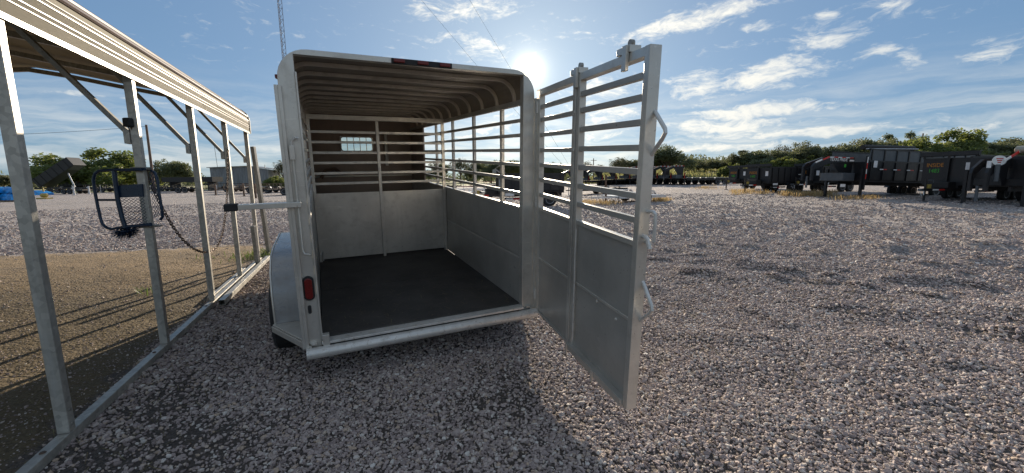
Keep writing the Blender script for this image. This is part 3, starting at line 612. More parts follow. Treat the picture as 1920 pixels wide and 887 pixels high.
# local: x runs from hinge to the free edge, y points to the inner (left hand) side seen by the camera: negative
def gb(name, *b, mat='silver', bev=.003): return MB().box(*b).build(name, mat, gate, bevel=bev)
gb('gate_post', -.03, .05, -.025, .025, -.07, 2.0)
gb('gate_post', .735, .785, -.03, .03, -.10, 2.03)
gb('gate_post', .80, .845, -.028, .022, -.05, 1.955)
gb('gate_post', D-.035, D+.012, -.034, .036, -.08, 1.995)
gb('gate_panel', .847, D-.04, -.006, .006, -.035, PZ, mat='silver_dark', bev=.002)
for z in RAILZ+[TOPZ-.02]:
    gb('gate_rail', .052, .733, -.016, .016, z-.017, z+.017, mat='silver_dark'); gb('gate_rail', .847, D-.037, -.018, .014, z-.012, z+.024, mat='silver_dark')  # backlit shade of the rails put into a darker paint colour
gb('gate_rail', .052, .733, -.02, .02, PZ+.001, PZ+.03); gb('gate_rail', .847, D-.037, -.022, .018, PZ+.001, PZ+.034)
gb('stiffener', .052, .733, -.016, -.0065, .462, .482, bev=.004); gb('stiffener', .847, D-.037, -.016, -.0065, .468, .49, bev=.004)
gb('top_track', .052, D-.037, -.028, .03, 1.945, 1.995)
gb('bottom_track', .79, D-.037, -.05, .03, -.085, -.037, mat='silver_dark'); gb('bottom_track', .052, .733, -.02, .03, -.075, -.056, mat='silver_dark')
for x in (.795, 1.22): gb('track_bracket', x, x+.03, -.06, -.051, -.125, -.04)
for x in (.735, 1.36):
    b = gb('roller_bracket', x-.04, x+.10, -.036, .036, 1.996, 2.035); b = gb('roller_hanger', x+.04, x+.085, -.05, -.029, 1.90, 2.035)
    MB().lathe([(-.012, .02), (.012, .02)], 'y', (x+.055, 0, 2.052), 14).build('roller', 'galv_dark', gate, smooth=True)
def bentbar(name, pts, r, mat='bumper'): return MB().tube(pts, r, 8).build(name, mat, gate, smooth=True)
bentbar('grab_handle', [(D+.002, .02, 1.675), (D+.03, .02, 1.65), (D+.105, .02, 1.575), (D+.11, .02, 1.555), (D+.085, .02, 1.52), (D+.002, .02, 1.44)], .011)
bentbar('grab_handle', [(D+.002, .02, .735), (D+.03, .02, .71), (D+.105, .02, .62), (D+.11, .02, .60), (D+.085, .02, .565), (D+.002, .02, .49)], .011)
bentbar('latch_handle', [(D+.002, .02, 1.135), (D+.06, .02, 1.142), (D+.078, .02, 1.13), (D+.082, .02, 1.10), (D+.082, .02, 1.0), (D+.08, .02, .98)], .010)
bentbar('latch_bolt', [(D-.01, .0, 1.0), (D+.03, .0, 1.0), (D+.06, .0, .985), (D+.075, .0, .94)], .013); bentbar('latch_bolt', [(D-.02, .02, .965), (D+.06, .02, .965)], .010)
for (x, z) in ((1.18, .45), (1.43, .42)): MB().lathe([(-.016, .004), (-.013, .009), (-.0065, .011)], 'y', (x, 0, z), 10).build('bolt_head', 'bumper', gate, smooth=True)
for (x, z) in [(.70, RAILZ[5]), (.70, RAILZ[4]), (.70, RAILZ[3])]: gb('clip', x+.075, x+.09, -.04, -.0305, z-.01, z+.01, mat='bumper')
bentbar('hold_rod', [(.865, -.03, .90), (.868, -.035, .7), (.866, -.03, .5), (.872, -.035, .35), (.868, -.03, .02)], .006)
# hinges
MB().box(XR+.001, XR+.036, -.004, .012, -.06, 1.93).build('hinge_plate', 'silver', stock, bevel=.002)
for z in (.1, 1.0, 1.85): MB().tube([(XR+.022, -.02, z-.05), (XR+.022, -.02, z+.05)], .014, 10).build('hinge', 'bumper', stock, smooth=True)
# lock rod on the left jamb and the hold-back arm
lr = MB().tube([(-.065, -.03, 1.50), (-.065, -.03, .74), (-.055, -.035, .71), (-.03, -.04, .705), (-.012, -.05, .70)], .008, 8).build('lock_rod', 'silver', stock, smooth=True)
MB().tube([(-.065, -.03, 1.48), (-.060, -.03, 1.53), (-.035, -.045, 1.555), (-.02, -.04, 1.55)], .010, 8).build('rod_hook', 'bumper', lr, smooth=True)
MB().box(-.082, -.048, -.045, -.001, 1.40, 1.50).build('rod_guide', 'silver', lr, bevel=.003)
ha = MB().box(-.425, -.04, -.085, -.035, 1.066, 1.104).build('hold_back_arm', 'silver', stock, bevel=.004)
MB().box(-.505, -.426, -.089, -.031, 1.060, 1.110).build('rubber_tip', 'rubber', ha, bevel=.008)
# fenders with their triangular steps, wheels
def wheel(r=.345, w=.2, spokes=True):
    t = MB().lathe([(-w/2, r*.6), (-w/2-.004, r*.75), (-w/2+.005, r*.93), (-w/2+.03, r), (w/2-.03, r), (w/2-.005, r*.93), (w/2+.004, r*.75), (w/2, r*.6)], 'x', n=32)
    rim = MB().lathe([(-w/2+.02, .02), (-w/2+.045, r*.2), (-w/2+.03, r*.45), (-w/2+.0, r*.58), (-w/2-.004, r*.61), (w/2+.004, r*.61), (w/2, r*.58), (w/2-.03, r*.45), (w/2-.045, r*.2), (w/2-.02, .02)], 'x', n=28)
    return t, rim
for sg, X0 in ((-1, 0), (1, TW)):
    for y in (.96, 1.80):
        t, rim = wheel(); zc = -.41-.0594*(y-1)+.345
        o = t.build('wheel', 'rubber', stock, smooth=True); o.location = (X0+sg*.318, y, zc)
        o2 = rim.build('rim', 'rim', o, smooth=True)
    # fender
    pr = [(.52, -.02), (.53, .25), (.60, .42), (.78, .53), (1.0, .56), (1.8, .56), (2.02, .53), (2.2, .42), (2.27, .25), (2.28, -.02)]
    inn = [(y, z) for y, z in pr]; pin = [(y+(.006 if y < 1.5 else -.006), z-.006) for y, z in pr]
    m = MB(); xa, xb = X0+sg*.034, X0+sg*.362; n = len(pr)
    vs = [(xa, y, z) for y, z in pr]+[(xb, y, z) for y, z in pr]+[(xa, y, z) for y, z in pin]+[(xb, y, z) for y, z in pin]; fs = []
    for i in range(n-1): fs += [(i, i+1, n+i+1, n+i), (2*n+i, 3*n+i, 3*n+i+1, 2*n+i+1), (n+i, n+i+1, 3*n+i+1, 3*n+i), (i, 2*n+i, 2*n+i+1, i+1)]
    m.add(vs, fs)
    # outer lip
    m2 = MB().tube([(xb, y, z) for y, z in pr], .009, 6)
    fd = m.build('fender', 'fender', stock, smooth=True); m2.build('fender_lip', 'silver', fd, smooth=True)
    # step plate with a turned-down edge
    tri = [(X0+sg*.07, -.04), (X0+sg*.382, .515), (X0+sg*.034, .515), (X0+sg*.034, -.04)]
    st = MB().prism(tri, 'z', -.026, -.012).build('step_plate', 'silver', stock, bevel=.002)
    MB().bar((X0+sg*.075, -.045, -.052), (X0+sg*.388, .515, -.052), .012, .05).build('step_edge', 'silver', st, bevel=.002)
    MB().box(min(X0+sg*.04, X0+sg*.1), max(X0+sg*.04, X0+sg*.1), .08, LEN-.1, -.16, -.101).build('frame_rail', 'black_matte', stock)
for y in (.96, 1.80): MB().tube([(-.2, y, -.07-.0594*(y-1)), (TW+.2, y, -.07-.0594*(y-1))], .03, 10).build('axle', 'black_matte', stock, smooth=True)
MB().bar((.1, LEN-.3, -.14), (.89, LEN+1.15, -.14), .05, .1).bar((1.68, LEN-.3, -.14), (.89, LEN+1.15, -.14), .05, .1).build('tongue', 'silver_dark', stock)
MB().tube([(.89, LEN+1.0, -.68), (.89, LEN+1.0, .3)], .035, 10).build('jack', 'galv', stock, smooth=True)

n = 420; fx = RNG.uniform(.05, TW-.05, n); fy = np.abs(RNG.normal(0, 1.0, n))+.05; fy = np.clip(fy, .06, 2.5)
MWs = np.array(stock.matrix_world); pp_ = np.stack([fx, fy, np.full(n, .004), np.ones(n)], 1) @ MWs.T; L_ = RNG.uniform(.02, .06, n)
scatter('straw_bits', pp_[:, :3], np.stack([np.full(n, .0), RNG.uniform(-.12, .0, n), RNG.uniform(0, 6.28, n)], 1), np.stack([L_, L_, L_*.6], 1), blade_protos('straw', .05, .2), 'bits of straw on the black trailer mats')
# ------------------------------------------------------------------ the carport
carport = empty('carport', (CP0[0], CP0[1], 0), -CY)
# local frame: y runs along the base rail away from the camera, x to the right (outward), so the roof spreads over -x
tag(carport, 'galvanised steel carport with ribbed pale roof sheets standing left of the silver trailer', 'carport')
PW = .062; EV = 2.52; NP = 5
MB().box(-PW/2-.05, PW/2-.05, -2.4, SP*4+.12, .002, .062).build('base_rail', 'galv', carport, bevel=.004)
for k in range(6):
    MB().lathe([(.062, .0001), (.063, .016), (.063, .0165), (.068, .012), (.068, .001)], 'z', (-.05, -.55+k*1.47+.3, 0), 10).build('anchor_bolt', 'chain', carport, smooth=True)
bowp = [(0.0, 2.42), (-.0, 2.70), (-.05, 2.82), (-.16, 2.90), (-.30, 2.925), (-.45, 2.95), (-1.1, 3.13), (-1.8, 3.245), (-2.4, 3.355), (-2.9, 3.42)]
bow_full = bowp + [(-5.8-x, z) for x, z in bowp[::-1][1:]]
def px_(x, off): return x-.05
for k in range(-1, NP):
    y = k*SP-.032
    p = MB().box(-PW/2-.05, PW/2-.05, y-PW/2, y+PW/2, .063, EV-.06).build('post', 'galv', carport, bevel=.005)
    for z in (.11, .2): MB().lathe([(.031, .009), (.036, .008), (.037, .002)], 'x', (-.05, y, z), 8).build('screw', 'galv_dark', p, smooth=True)
    b = MB()
    for (x0, z0), (x1, z1) in zip(bow_full[:-1], bow_full[1:]):
        b.bar((x0-.05, y, z0-.04), (x1-.05, y, z1-.04), PW, PW*.95, (0, 1, 0))
    b.build('roof_bow', 'galv_dark', carport)
    # knee brace from the post up to the bow, leaning inward and toward the camera
    if k >= 0:
        MB().bar((-.085, y, 2.0), (-.78, y, EV+.40), .05, .04).build('brace', 'galv_dark', carport, bevel=.004)
        MB().box(-.125, -.083, y-.045, y+.045, 1.93, 2.05).build('bracket', 'galv', carport, bevel=.003)
# far side posts and base rail
MB().box(-PW/2-5.75, PW/2-5.75, -2.4, SP*4+.12, .002, .062).build('base_rail', 'galv', carport)
for k in range(-1, NP):
    y = k*SP-.032; MB().box(-PW/2-5.75, PW/2-5.75, y-PW/2, y+PW/2, .063, EV-.06).build('post', 'galv', carport)
# roof: long sheets with standing ribs, running along the carport
ya, yb = -2.3, SP*4+.16
skin = [(.036, 2.485), (.036, 2.72), (.028, 2.775), (-.0, 2.84), (-.06, 2.90), (-.16, 2.945), (-.30, 2.975), (-.45, 3.0), (-1.1, 3.175), (-1.8, 3.29), (-2.4, 3.40), (-2.9, 3.465)]
skin = skin + [(-5.8-x, z) for x, z in skin[::-1][1:]]
# resample the outline by length
def resample(pts, step):
    out = [pts[0]]; acc = 0; res = []
    L = [0]
    for a, b in zip(pts[:-1], pts[1:]): L.append(L[-1]+math.hypot(b[0]-a[0], b[1]-a[1]))
    n = int(round(L[-1]/step)); r = []
    for i in range(n+1):
        t = L[-1]*i/n
        for j in range(len(L)-1):
            if t <= L[j+1]+1e-9: f = (t-L[j])/(L[j+1]-L[j]); r.append((pts[j][0]+(pts[j+1][0]-pts[j][0])*f, pts[j][1]+(pts[j+1][1]-pts[j][1])*f)); break
    return r
ol = resample(skin, .115)
def strip(name, pts, mat, t=.002, y0=ya, y1=yb):
    n = len(pts); vs = [(x-.05+.0, y0, z) for x, z in pts]+[(x-.05, y0, z-t) for x, z in pts]+[(x-.05, y1, z) for x, z in pts]+[(x-.05, y1, z-t) for x, z in pts]; fs = []
    for i in range(n-1): fs += [(i, i+1, n+i+1, n+i), (2*n+i, 3*n+i, 3*n+i+1, 2*n+i+1), (i, 2*n+i, 2*n+i+1, i+1), (n+i, n+i+1, 3*n+i+1, 3*n+i)]
    fs += [(0, n, 3*n, 2*n), (n-1, 3*n-1, 4*n-1, 2*n-1)]
    return MB().add(vs, fs).build(name, mat, carport)
SHEETS = []
for s0 in range(0, len(ol)-1, 8):
    seg = ol[s0:s0+9]
    if len(seg) < 2: break
    sh = strip('roof_sheet', seg, 'sheet')
    SHEETS.append(sh)
AL = [0]
for a, b in zip(skin[:-1], skin[1:]): AL.append(AL[-1]+math.hypot(b[0]-a[0], b[1]-a[1]))
def on_skin(t):
    for j in range(len(AL)-1):
        if t <= AL[j+1]:
            f = (t-AL[j])/(AL[j+1]-AL[j]); a, b = skin[j], skin[j+1]; return (a[0]+(b[0]-a[0])*f, a[1]+(b[1]-a[1])*f)
    return skin[-1]
def rib(t, w, h, mat):
    p, q = on_skin(t-w/2), on_skin(t+w/2); d = Vector((q[0]-p[0], q[1]-p[1])).normalized(); n_ = Vector((-d.y, d.x))
    if n_.y < 0 or (abs(n_.y) < .2 and n_.x < 0 and p[0] > -2.9): n_ = -n_
    if p[0] < -5 and n_.x > 0 and abs(n_.y) < .5: n_ = -n_
    P_ = [Vector(p)+n_*.0015, Vector(p)+d*w*.2+n_*h, Vector(q)-d*w*.2+n_*h, Vector(q)+n_*.0015]
    MB().prism([(v.x-.05, v.y) for v in P_], 'y', ya+.003, yb-.003).build('rib', mat, SHEETS[min(int(t/AL[-1]*len(SHEETS)), len(SHEETS)-1)])
for t in (.03, .115, .150, .215, .245): rib(t, .011, .004, 'rib')
t = .325
while t < AL[-1]-.3:
    rib(t, .045, .016, 'rib'); t += .088
for t in (AL[-1]-.19, AL[-1]-.10): rib(t, .008, .004, 'rib')
MB().box(-.05+.0385, -.05+.0425, ya, yb, 2.480, 2.515).build('eave_trim', 'cream', carport, bevel=.002)
# dark end trim over the far gable
gt = MB()
for (x0, z0), (x1, z1) in zip(skin[:-1], skin[1:]): gt.bar((x0-.05, yb+.015, z0+.012), (x1-.05, yb+.015, z1+.012), .028, .05, (0, 1, 0))
gt.build('gable_trim', 'black_matte', carport)
def cw(x, y, z):  # carport local to world
    return Vector((CP0[0]+x*CD[1]+y*CD[0], CP0[1]-x*CD[0]+y*CD[1], z))
# loose tubes lying along the base rail
def laid_tube(label, x0, y0, x1, y1, w, z, group=None):
    a, b = cw(x0, y0, z), cw(x1, y1, z); o = empty('steel_tube', a); tag(o, label, 'steel tube', group)
    t = .004; d = (b-a); L_ = d.length; o.rotation_euler = (0, 0, math.atan2(d.y, d.x))
    out_ = [(-w/2, -w/2), (w/2, -w/2), (w/2, w/2), (-w/2, w/2)]; inn = [(-w/2+t, -w/2+t), (w/2-t, -w/2+t), (w/2-t, w/2-t), (-w/2+t, w/2-t)]
    vs = [(0, *p) for p in out_]+[(0, *p) for p in inn]+[(L_, *p) for p in out_]+[(L_, *p) for p in inn]; fs = []
    for i in range(4):
        j = (i+1) % 4; fs += [(i, j, 4+j, 4+i), (8+i, 12+i, 12+j, 8+j), (i, 8+i, 8+j, j), (4+i, 4+j, 12+j, 12+i)]
    MB().add(vs, fs).build('tube_wall', 'galv', o, bevel=.003); return o
laid_tube('open ended square tube lying hard against the outside of the carport base rail', .085, SP*2-.18, .10, SP*4+.1, .07, .055)
laid_tube('short square tube lying inside the row of carport posts near the third post', -.13, SP*2+.15, -.12, SP*3.4, .05, .04)
# upright spare posts beyond the far end
def upright(label, foot, top, w, mat='galv', name='steel_post'):
    o = MB().bar((0, 0, 0), tuple(Vector(top)-Vector(foot)), w, w, (0, 1, 0)).build(name, mat, None, bevel=.004); o.location = foot; tag(o, label, 'post'); return o
f0 = gp(505, 476); t0 = at(474, 275, f0.y-.05); upright('short galvanised post standing on the ground just past the far end of the carport', (f0.x, f0.y, 0), tuple(t0), .075, 'galv_dark')
f1 = gp(484, 497); upright('short dark stub of tube standing against the last carport post', (f1.x, f1.y, 0), (f1.x-.02, f1.y, .75), .07, 'galv_dark')
# small bracket on the nearest post
# ------------------------------------------------------------------ blue rack strapped to the second post
P2 = cw(-.05, SP-.032, 0)
def at_depth(x, y, dy=0): return at(x, y, P2.y+dy)
rack = empty('metal_rack', (P2.x, P2.y, 1.1)); tag(rack, 'dark blue tube rack with diamond mesh panel strapped to the second carport post', 'rack')
def rk(name, pts, r, mat='blue_paint', parent=rack):
    o = MB().tube([Vector(p)-Vector((P2.x, P2.y, 1.1)) for p in pts], r, 10).build(name, mat, parent, smooth=True); return o
RY = -.06
pl = lambda seq, dy=RY: [at_depth(x, y, dy) for x, y in seq]
rk('outer_hoop', pl([(272, 317), (235, 318), (200, 319), (186, 320), (178, 326), (175, 337), (177, 355), (183, 385), (188, 408), (192, 420), (200, 427), (209, 430), (222, 427), (240, 424)]), .012)
rk('cross_bar', pl([(185, 375), (221, 375)]), .010)
rk('upright_tube', pl([(214, 320), (217, 345), (221, 375), (228, 405), (235, 427)]), .018)
rk('top_tube', pl([(216, 318), (240, 319), (266, 318)], RY-.02), .014)
rk('bottom_tube', pl([(238, 425), (262, 423), (283, 421)], RY-.02), .016)
rk('rear_hoop', [at_depth(x, y, .05) for x, y in [(262, 317), (282, 319), (290, 324), (295, 337), (298, 360), (303, 390), (305, 406), (301, 412)]], .012)
def mesh_panel(name, quad, nu, nv):
    a, b, c, d = [Vector(v) for v in quad]; mb = MB(); P_ = lambda u, v: (a*(1-u)+b*u)*(1-v)+(d*(1-u)+c*u)*v - Vector((P2.x, P2.y, 1.1))
    for k in range(-nv, nu+1):
        for sgn in (1, -1):
            # diagonals of the diamond mesh, clipped to the panel
            u0, v0, u1, v1 = k/nu, 0.0, (k+nv)/nu, 1.0
            if u0 < 0: v0 = -u0/(u1-u0); u0 = 0
            if u1 > 1: t = (1-u0)/((k+nv)/nu-k/nu); v1 = v0+t*1.0 if False else (1-k/nu)*nu/nv; u1 = 1
            if v1 <= v0: continue
            if sgn < 0: mb.tube([P_(1-u0, v0), P_(1-u1, v1)], .0022, 4)
            else: mb.tube([P_(u0, v0), P_(u1, v1)], .0022, 4)
    return mb.build(name, 'blue_paint', rack)
mesh_panel('mesh_panel', [at_depth(x, y, RY) for x, y in ((220, 372), (270, 370), (277, 419), (232, 420))], 6, 9)
mesh_panel('mesh_panel', [at_depth(x, y, .06) for x, y in ((278, 320), (292, 326), (302, 405), (288, 408))], 3, 11)
mb = MB()
q_ = [at_depth(x, y, RY+.008) - Vector((P2.x, P2.y, 1.1)) for x, y in ((221, 348), (266, 345), (268, 369), (222, 371))]; q2_ = [v+Vector((0, .012, 0)) for v in q_]
MB().add([tuple(v) for v in q_+q2_], [(0, 1, 2, 3), (7, 6, 5, 4), (0, 4, 5, 1), (1, 5, 6, 2), (2, 6, 7, 3), (3, 7, 4, 0)]).build('back_plate', 'blue_paint', rack)
for (x, y, dx) in ((262, 316, 24), (283, 424, 22)):
    p = at_depth(x, y, 0) - Vector((P2.x, P2.y, 1.1)); MB().box(-.055, .055, -.05, .05, -.012, .012).build('post_clamp', 'galv_dark', rack, bevel=.003).location = (0.0, 0, p.z)
rk('clamp_bolt', [at_depth(285, 424, -.06), at_depth(304, 423, -.06)], .008, 'galv_dark')
# a fringe of dark bristles hanging from its foot
mb = MB(); c0 = at_depth(237, 434, RY) - Vector((P2.x, P2.y, 1.1))
for _ in range(420):
    a_ = random.uniform(0, 2*PI); ph = random.uniform(-.3, 1.35); L_ = random.uniform(.03, .06); ox = random.uniform(-.05, .06)
    d = Vector((math.cos(a_)*math.cos(ph), math.sin(a_)*math.cos(ph), -math.sin(ph)*1.0)); p = c0+Vector((ox, random.uniform(-.02, .02), random.uniform(-.01, .03)))+d*.02
    s_ = d.cross(Vector((random.random(), random.random(), .3))).normalized()*.004; e_ = p+d*L_
    mb.add([p-s_, p+s_, e_+s_*.6, e_-s_*.6], [(0, 1, 2, 3)])
o = mb.build('bristle_head', 'blue_paint', rack); o['kind'] = 'stuff'
# chain slung from the second post to the fourth
c_a = at(241, 232, P2.y-.05); P4 = cw(-.05, SP*3-.032, 0); c_b = at(427, 278, P4.y-.05); lows = at(378, 471, cw(-.05, SP*2.1, 0).y)
pts = []
def bez(t):
    s = 2*t-1; base = c_a.lerp(c_b, t); return base
L0 = (c_b-c_a).length; low = lows.z
ach = 0.0
def hz(t):
    # catenary through both ends with its low point at the measured height
    tl_ = .60
    A = (c_a.z-low)/(math.cosh(4.2*tl_)-1); B = (c_b.z-low)/(math.cosh(4.2*(1-tl_))-1)
    return low + (A if t < tl_ else B)*(math.cosh(4.2*(t-tl_))-1)
cp = [Vector((c_a.x+(c_b.x-c_a.x)*t, c_a.y+(c_b.y-c_a.y)*t, hz(t))) for t in np.linspace(0, 1, 400)]
mb = MB(); d_acc = 0; k = 0; LK = .040
for a, b in zip(cp[:-1], cp[1:]):
    d_acc += (b-a).length
    if d_acc >= LK:
        d_acc -= LK; t = (b-a).normalized(); u = t.cross(Vector((0, 1, 0))).normalized(); v = t.cross(u)
        if k % 2: u = v
        ringp = [a + t*(.027*math.cos(w_)) + u*(.014*math.sin(w_)) for w_ in np.linspace(0, 2*PI, 9)[:-1]]
        mb.tube(ringp, .0048, 5, closed=True); k += 1
ch = mb.build('chain', 'chain', None, smooth=True); tag(ch, 'rusty steel chain hanging in a long loop between two carport posts', 'chain')
pc = MB().box(-.03, .03, -.03, .03, -.04, .04).build('padlock', 'rubber', None, bevel=.012); pc.location = c_a+Vector((.0, 0, .01)); tag(pc, 'dark padlock holding the chain at the top of the second carport post', 'padlock')

# ------------------------------------------------------------------ trees
def leaf_mesh(name, blobs, n, size, mat, seed, droop=0.):
    r = np.random.default_rng(seed); V = []; w = np.array([b[3]**2 for b in blobs]); w = w/w.sum(); idx = r.choice(len(blobs), n, p=w); B = np.array(blobs)[idx]
    d = r.normal(size=(n, 3)); d /= np.linalg.norm(d, axis=1)[:, None]; rad_ = r.random(n)**.45
    c = B[:, :3] + d*(rad_*B[:, 3])[:, None]*np.array([1, 1, .9]); c[:, 2] += (r.random(n)-.5)*.1
    u = r.normal(size=(n, 3)); u /= np.linalg.norm(u, axis=1)[:, None]; v = np.cross(u, r.normal(size=(n, 3))); v /= np.linalg.norm(v, axis=1)[:, None]
    s = size*r.uniform(.5, 1.3, n)[:, None]
    q = np.stack([c-u*s, c+v*s*.55, c+u*s, c-v*s*.55], 1).reshape(-1, 3)
    me = bpy.data.meshes.new(name); me.vertices.add(4*n); me.vertices.foreach_set('co', q.ravel()); me.loops.add(4*n); me.polygons.add(n)
    me.loops.foreach_set('vertex_index', np.arange(4*n)); me.polygons.foreach_set('loop_start', np.arange(n)*4); me.polygons.foreach_set('loop_total', np.full(n, 4)); me.update(); me.materials.append(MAT[mat]); return me
def tree_proto(seed, H, Wd, mat, nleaf, size, bare=0, low=.25):
    r = random.Random(seed); tr = MB(); blobs = []
    tr.tube([(0, 0, -.3), (r.uniform(-.1, .1), 0, H*.18), (r.uniform(-.3, .3), r.uniform(-.2, .2), H*.38), (r.uniform(-.4, .4), 0, H*.6)], [H*.035, H*.026, H*.02, H*.008], 7)
    nb = r.randint(11, 15)
    for k in range(nb):
        a = 2*PI*k/nb+r.uniform(-.3, .3); z0 = H*r.uniform(.18, .5); rr = Wd*.5*r.uniform(.35, .95); z1 = H*(low+(.93-low)*(1-(rr/(Wd*.5))**2*.75)*r.uniform(.72, 1.0))
        e = Vector((math.cos(a)*rr, math.sin(a)*rr, z1)); st = Vector((0, 0, z0)); md = st.lerp(e, .5)+Vector((r.uniform(-.2, .2), r.uniform(-.2, .2), H*.04))
        tr.tube([st, md, e], [H*.014, H*.009, H*.003], 5)
        br = Wd*r.uniform(.10, .19); blobs.append((e.x, e.y, e.z-br*.4, br))
        for _ in range(4):
            f = r.uniform(.5, 1.12); p = st.lerp(e, f)+Vector((r.gauss(0, 1), r.gauss(0, 1), r.gauss(0, .7)))*Wd*.075
            if r.random() > bare: blobs.append((p.x, p.y, max(p.z, H*low*.8), Wd*r.uniform(.05, .13)))
            tr.tube([md, p], [H*.005, H*.002], 4)
    for _ in range(18):
        a = r.uniform(0, 2*PI); f = r.uniform(0, .85); rr = Wd*.5*f
        blobs.append((math.cos(a)*rr, math.sin(a)*rr, H*(low+(.96-low)*r.uniform(.35, 1)*math.sqrt(1-f*f)), Wd*r.uniform(.06, .13)))
    return tr.mesh('trunk', 'bark', True), leaf_mesh('crown', blobs, nleaf, size, mat, seed)
PROT = {'oak': [tree_proto(11, 8, 9.5, 'leaf', 11000, .19), tree_proto(12, 8, 9, 'leaf', 9500, .19, .15), tree_proto(13, 8, 8, 'leaf', 8000, .18, .25, .35)],
        'bushy': [tree_proto(21, 6, 9, 'leaf_y', 17000, .19, 0, .08), tree_proto(22, 6, 8, 'leaf_y', 16000, .19, 0, .1)],
        'dense': [tree_proto(31, 7, 9, 'leaf', 13000, .19, 0, .1), tree_proto(32, 7, 8, 'leaf', 12000, .19, 0, .12)],
        'sparse': [tree_proto(41, 7, 6.5, 'leaf_d', 3600, .13, .55, .4), tree_proto(42, 7, 7, 'leaf_d', 3200, .13, .5, .35)]}
def tree(name, kind, x, ytop, Y, wpx, label, group=None, var=0, rz=0, base=None):
    "x, ytop: where the crown's top shows; Y: how far off it stands; wpx: how wide it shows"
    p = at(x, ytop, Y); g = float(terr(p.x, p.y)); H = p.z-g
    o = empty(name, (p.x, p.y, g-.05), rz); tag(o, label, 'tree', group)
    tm, lm = PROT[kind][var % len(PROT[kind])]; pd = {'oak': 8, 'bushy': 6, 'dense': 7, 'sparse': 7}[kind]; pw = {'oak': 9, 'bushy': 8.5, 'dense': 8.5, 'sparse': 6.7}[kind]
    sx = wpx*Y/760/pw*(1.4 if x > 1190 else 1.1); sc = (sx, sx, H/pd)
    for nm, me in (('trunk', tm), ('crown', lm)):
        c = bpy.data.objects.new(nm, me); COL.objects.link(c); c.parent = o; c.scale = sc
    return o
TR = 'trees beyond the right hand fence'
for t in [('oak_tree', 'oak', 1250, 270, 96, 62, 'tall open oak just right of the raised gate end, behind the gooseneck necks', 0, 1.0),
          ('oak_tree', 'oak', 1216, 284, 100, 50, 'dark oak half hidden by the free edge of the open gate', 1, 2.0),
          ('oak_tree', 'sparse', 1163, 290, 104, 46, 'thin tree seen through the outer half of the open gate', 0, .3),
          ('oak_tree', 'dense', 1322, 299, 110, 52, 'low dark tree left of the gap above the flatbed trailer wheels', 0, 2.2),
          ('oak_tree', 'dense', 1357, 296, 108, 50, 'rounded dark tree above the flatbed trailer wheels', 1, 1.2),
          ('oak_tree', 'oak', 1392, 282, 100, 56, 'oak standing above the leftmost black dump trailer', 2, .4),
          ('oak_tree', 'dense', 1425, 279, 96, 60, 'dense oak above the second black dump trailer', 0, 4.2),
          ('oak_tree', 'sparse', 1475, 268, 98, 52, 'bare topped tree with dead upper twigs among the dense oaks', 1, 1.1),
          ('oak_tree', 'oak', 1508, 264, 92, 60, 'tall oak just left of the gooseneck with white lettering', 0, 3.3),
          ('oak_tree', 'bushy', 1470, 294, 88, 64, 'yellow green bush in front of the oaks left of the gooseneck', 0, 1.7),
          ('oak_tree', 'bushy', 1520, 292, 86, 56, 'yellow green bush directly behind the gooseneck arm', 1, 2.9),
          ('oak_tree', 'oak', 1600, 250, 84, 72, 'spreading oak above the front of the mesh sided trailer', 1, .8),
          ('oak_tree', 'oak', 1668, 252, 86, 50, 'airy oak with sky showing through its trunk above the mesh sides', 2, 4.0),
          ('oak_tree', 'oak', 1706, 248, 84, 50, 'flat topped oak above the middle of the mesh sides', 2, 1.9),
          ('oak_tree', 'bushy', 1778, 245, 72, 92, 'large yellow green tree above the dump trailer with the numbers', 0, .2),
          ('oak_tree', 'dense', 1842, 260, 80, 80, 'low dense tree above the white oval sign', 1, 2.6),
          ('oak_tree', 'dense', 1893, 264, 78, 70, 'low dense tree near the right edge below the tall one', 0, 5.1),
          ('oak_tree', 'oak', 1914, 248, 88, 66, 'tall open oak at the far right of the trees', 1, 2.4),
          ('oak_tree', 'bushy', 1368, 305, 78, 30, 'small round bush tree standing alone before the pasture fence', 1, 3.0)]:
    tree(t[0], t[1], t[2], t[3], t[4], t[5], t[6], TR, t[7], t[8])
TB = 'trees seen through the trailer slats'
for t in [(862, 292, 150, 40, 'feathery tree seen between the first slats right of the centre gate', 'sparse', 0), (893, 300, 140, 44, 'dark round tree behind the middle window of the slatted side', 'dense', 1),
          (920, 300, 130, 50, 'wide dark tree behind the slats left of the rear jamb', 'dense', 0), (955, 295, 140, 60, 'dark tree closest to the rear jamb, seen through the slats', 'dense', 1), (820, 303, 150, 40, 'tree low behind the centre gate post', 'dense', 0),
          (1012, 292, 120, 34, 'tree showing right beside the hinge side of the open gate', 'oak', 0), (1040, 300, 120, 40, 'low tree in the inner half of the open gate', 'dense', 1),
          (1098, 299, 130, 34, 'thin tree just right of the gate middle post', 'sparse', 1), (1125, 305, 130, 28, 'low thin tree in the outer half of the gate, by the power pole', 'sparse', 0)]:
    tree('far_tree', t[5], t[0], t[1], t[2], t[3], t[4], TB, t[6], t[0])
TL = 'trees beyond the left side of the yard'
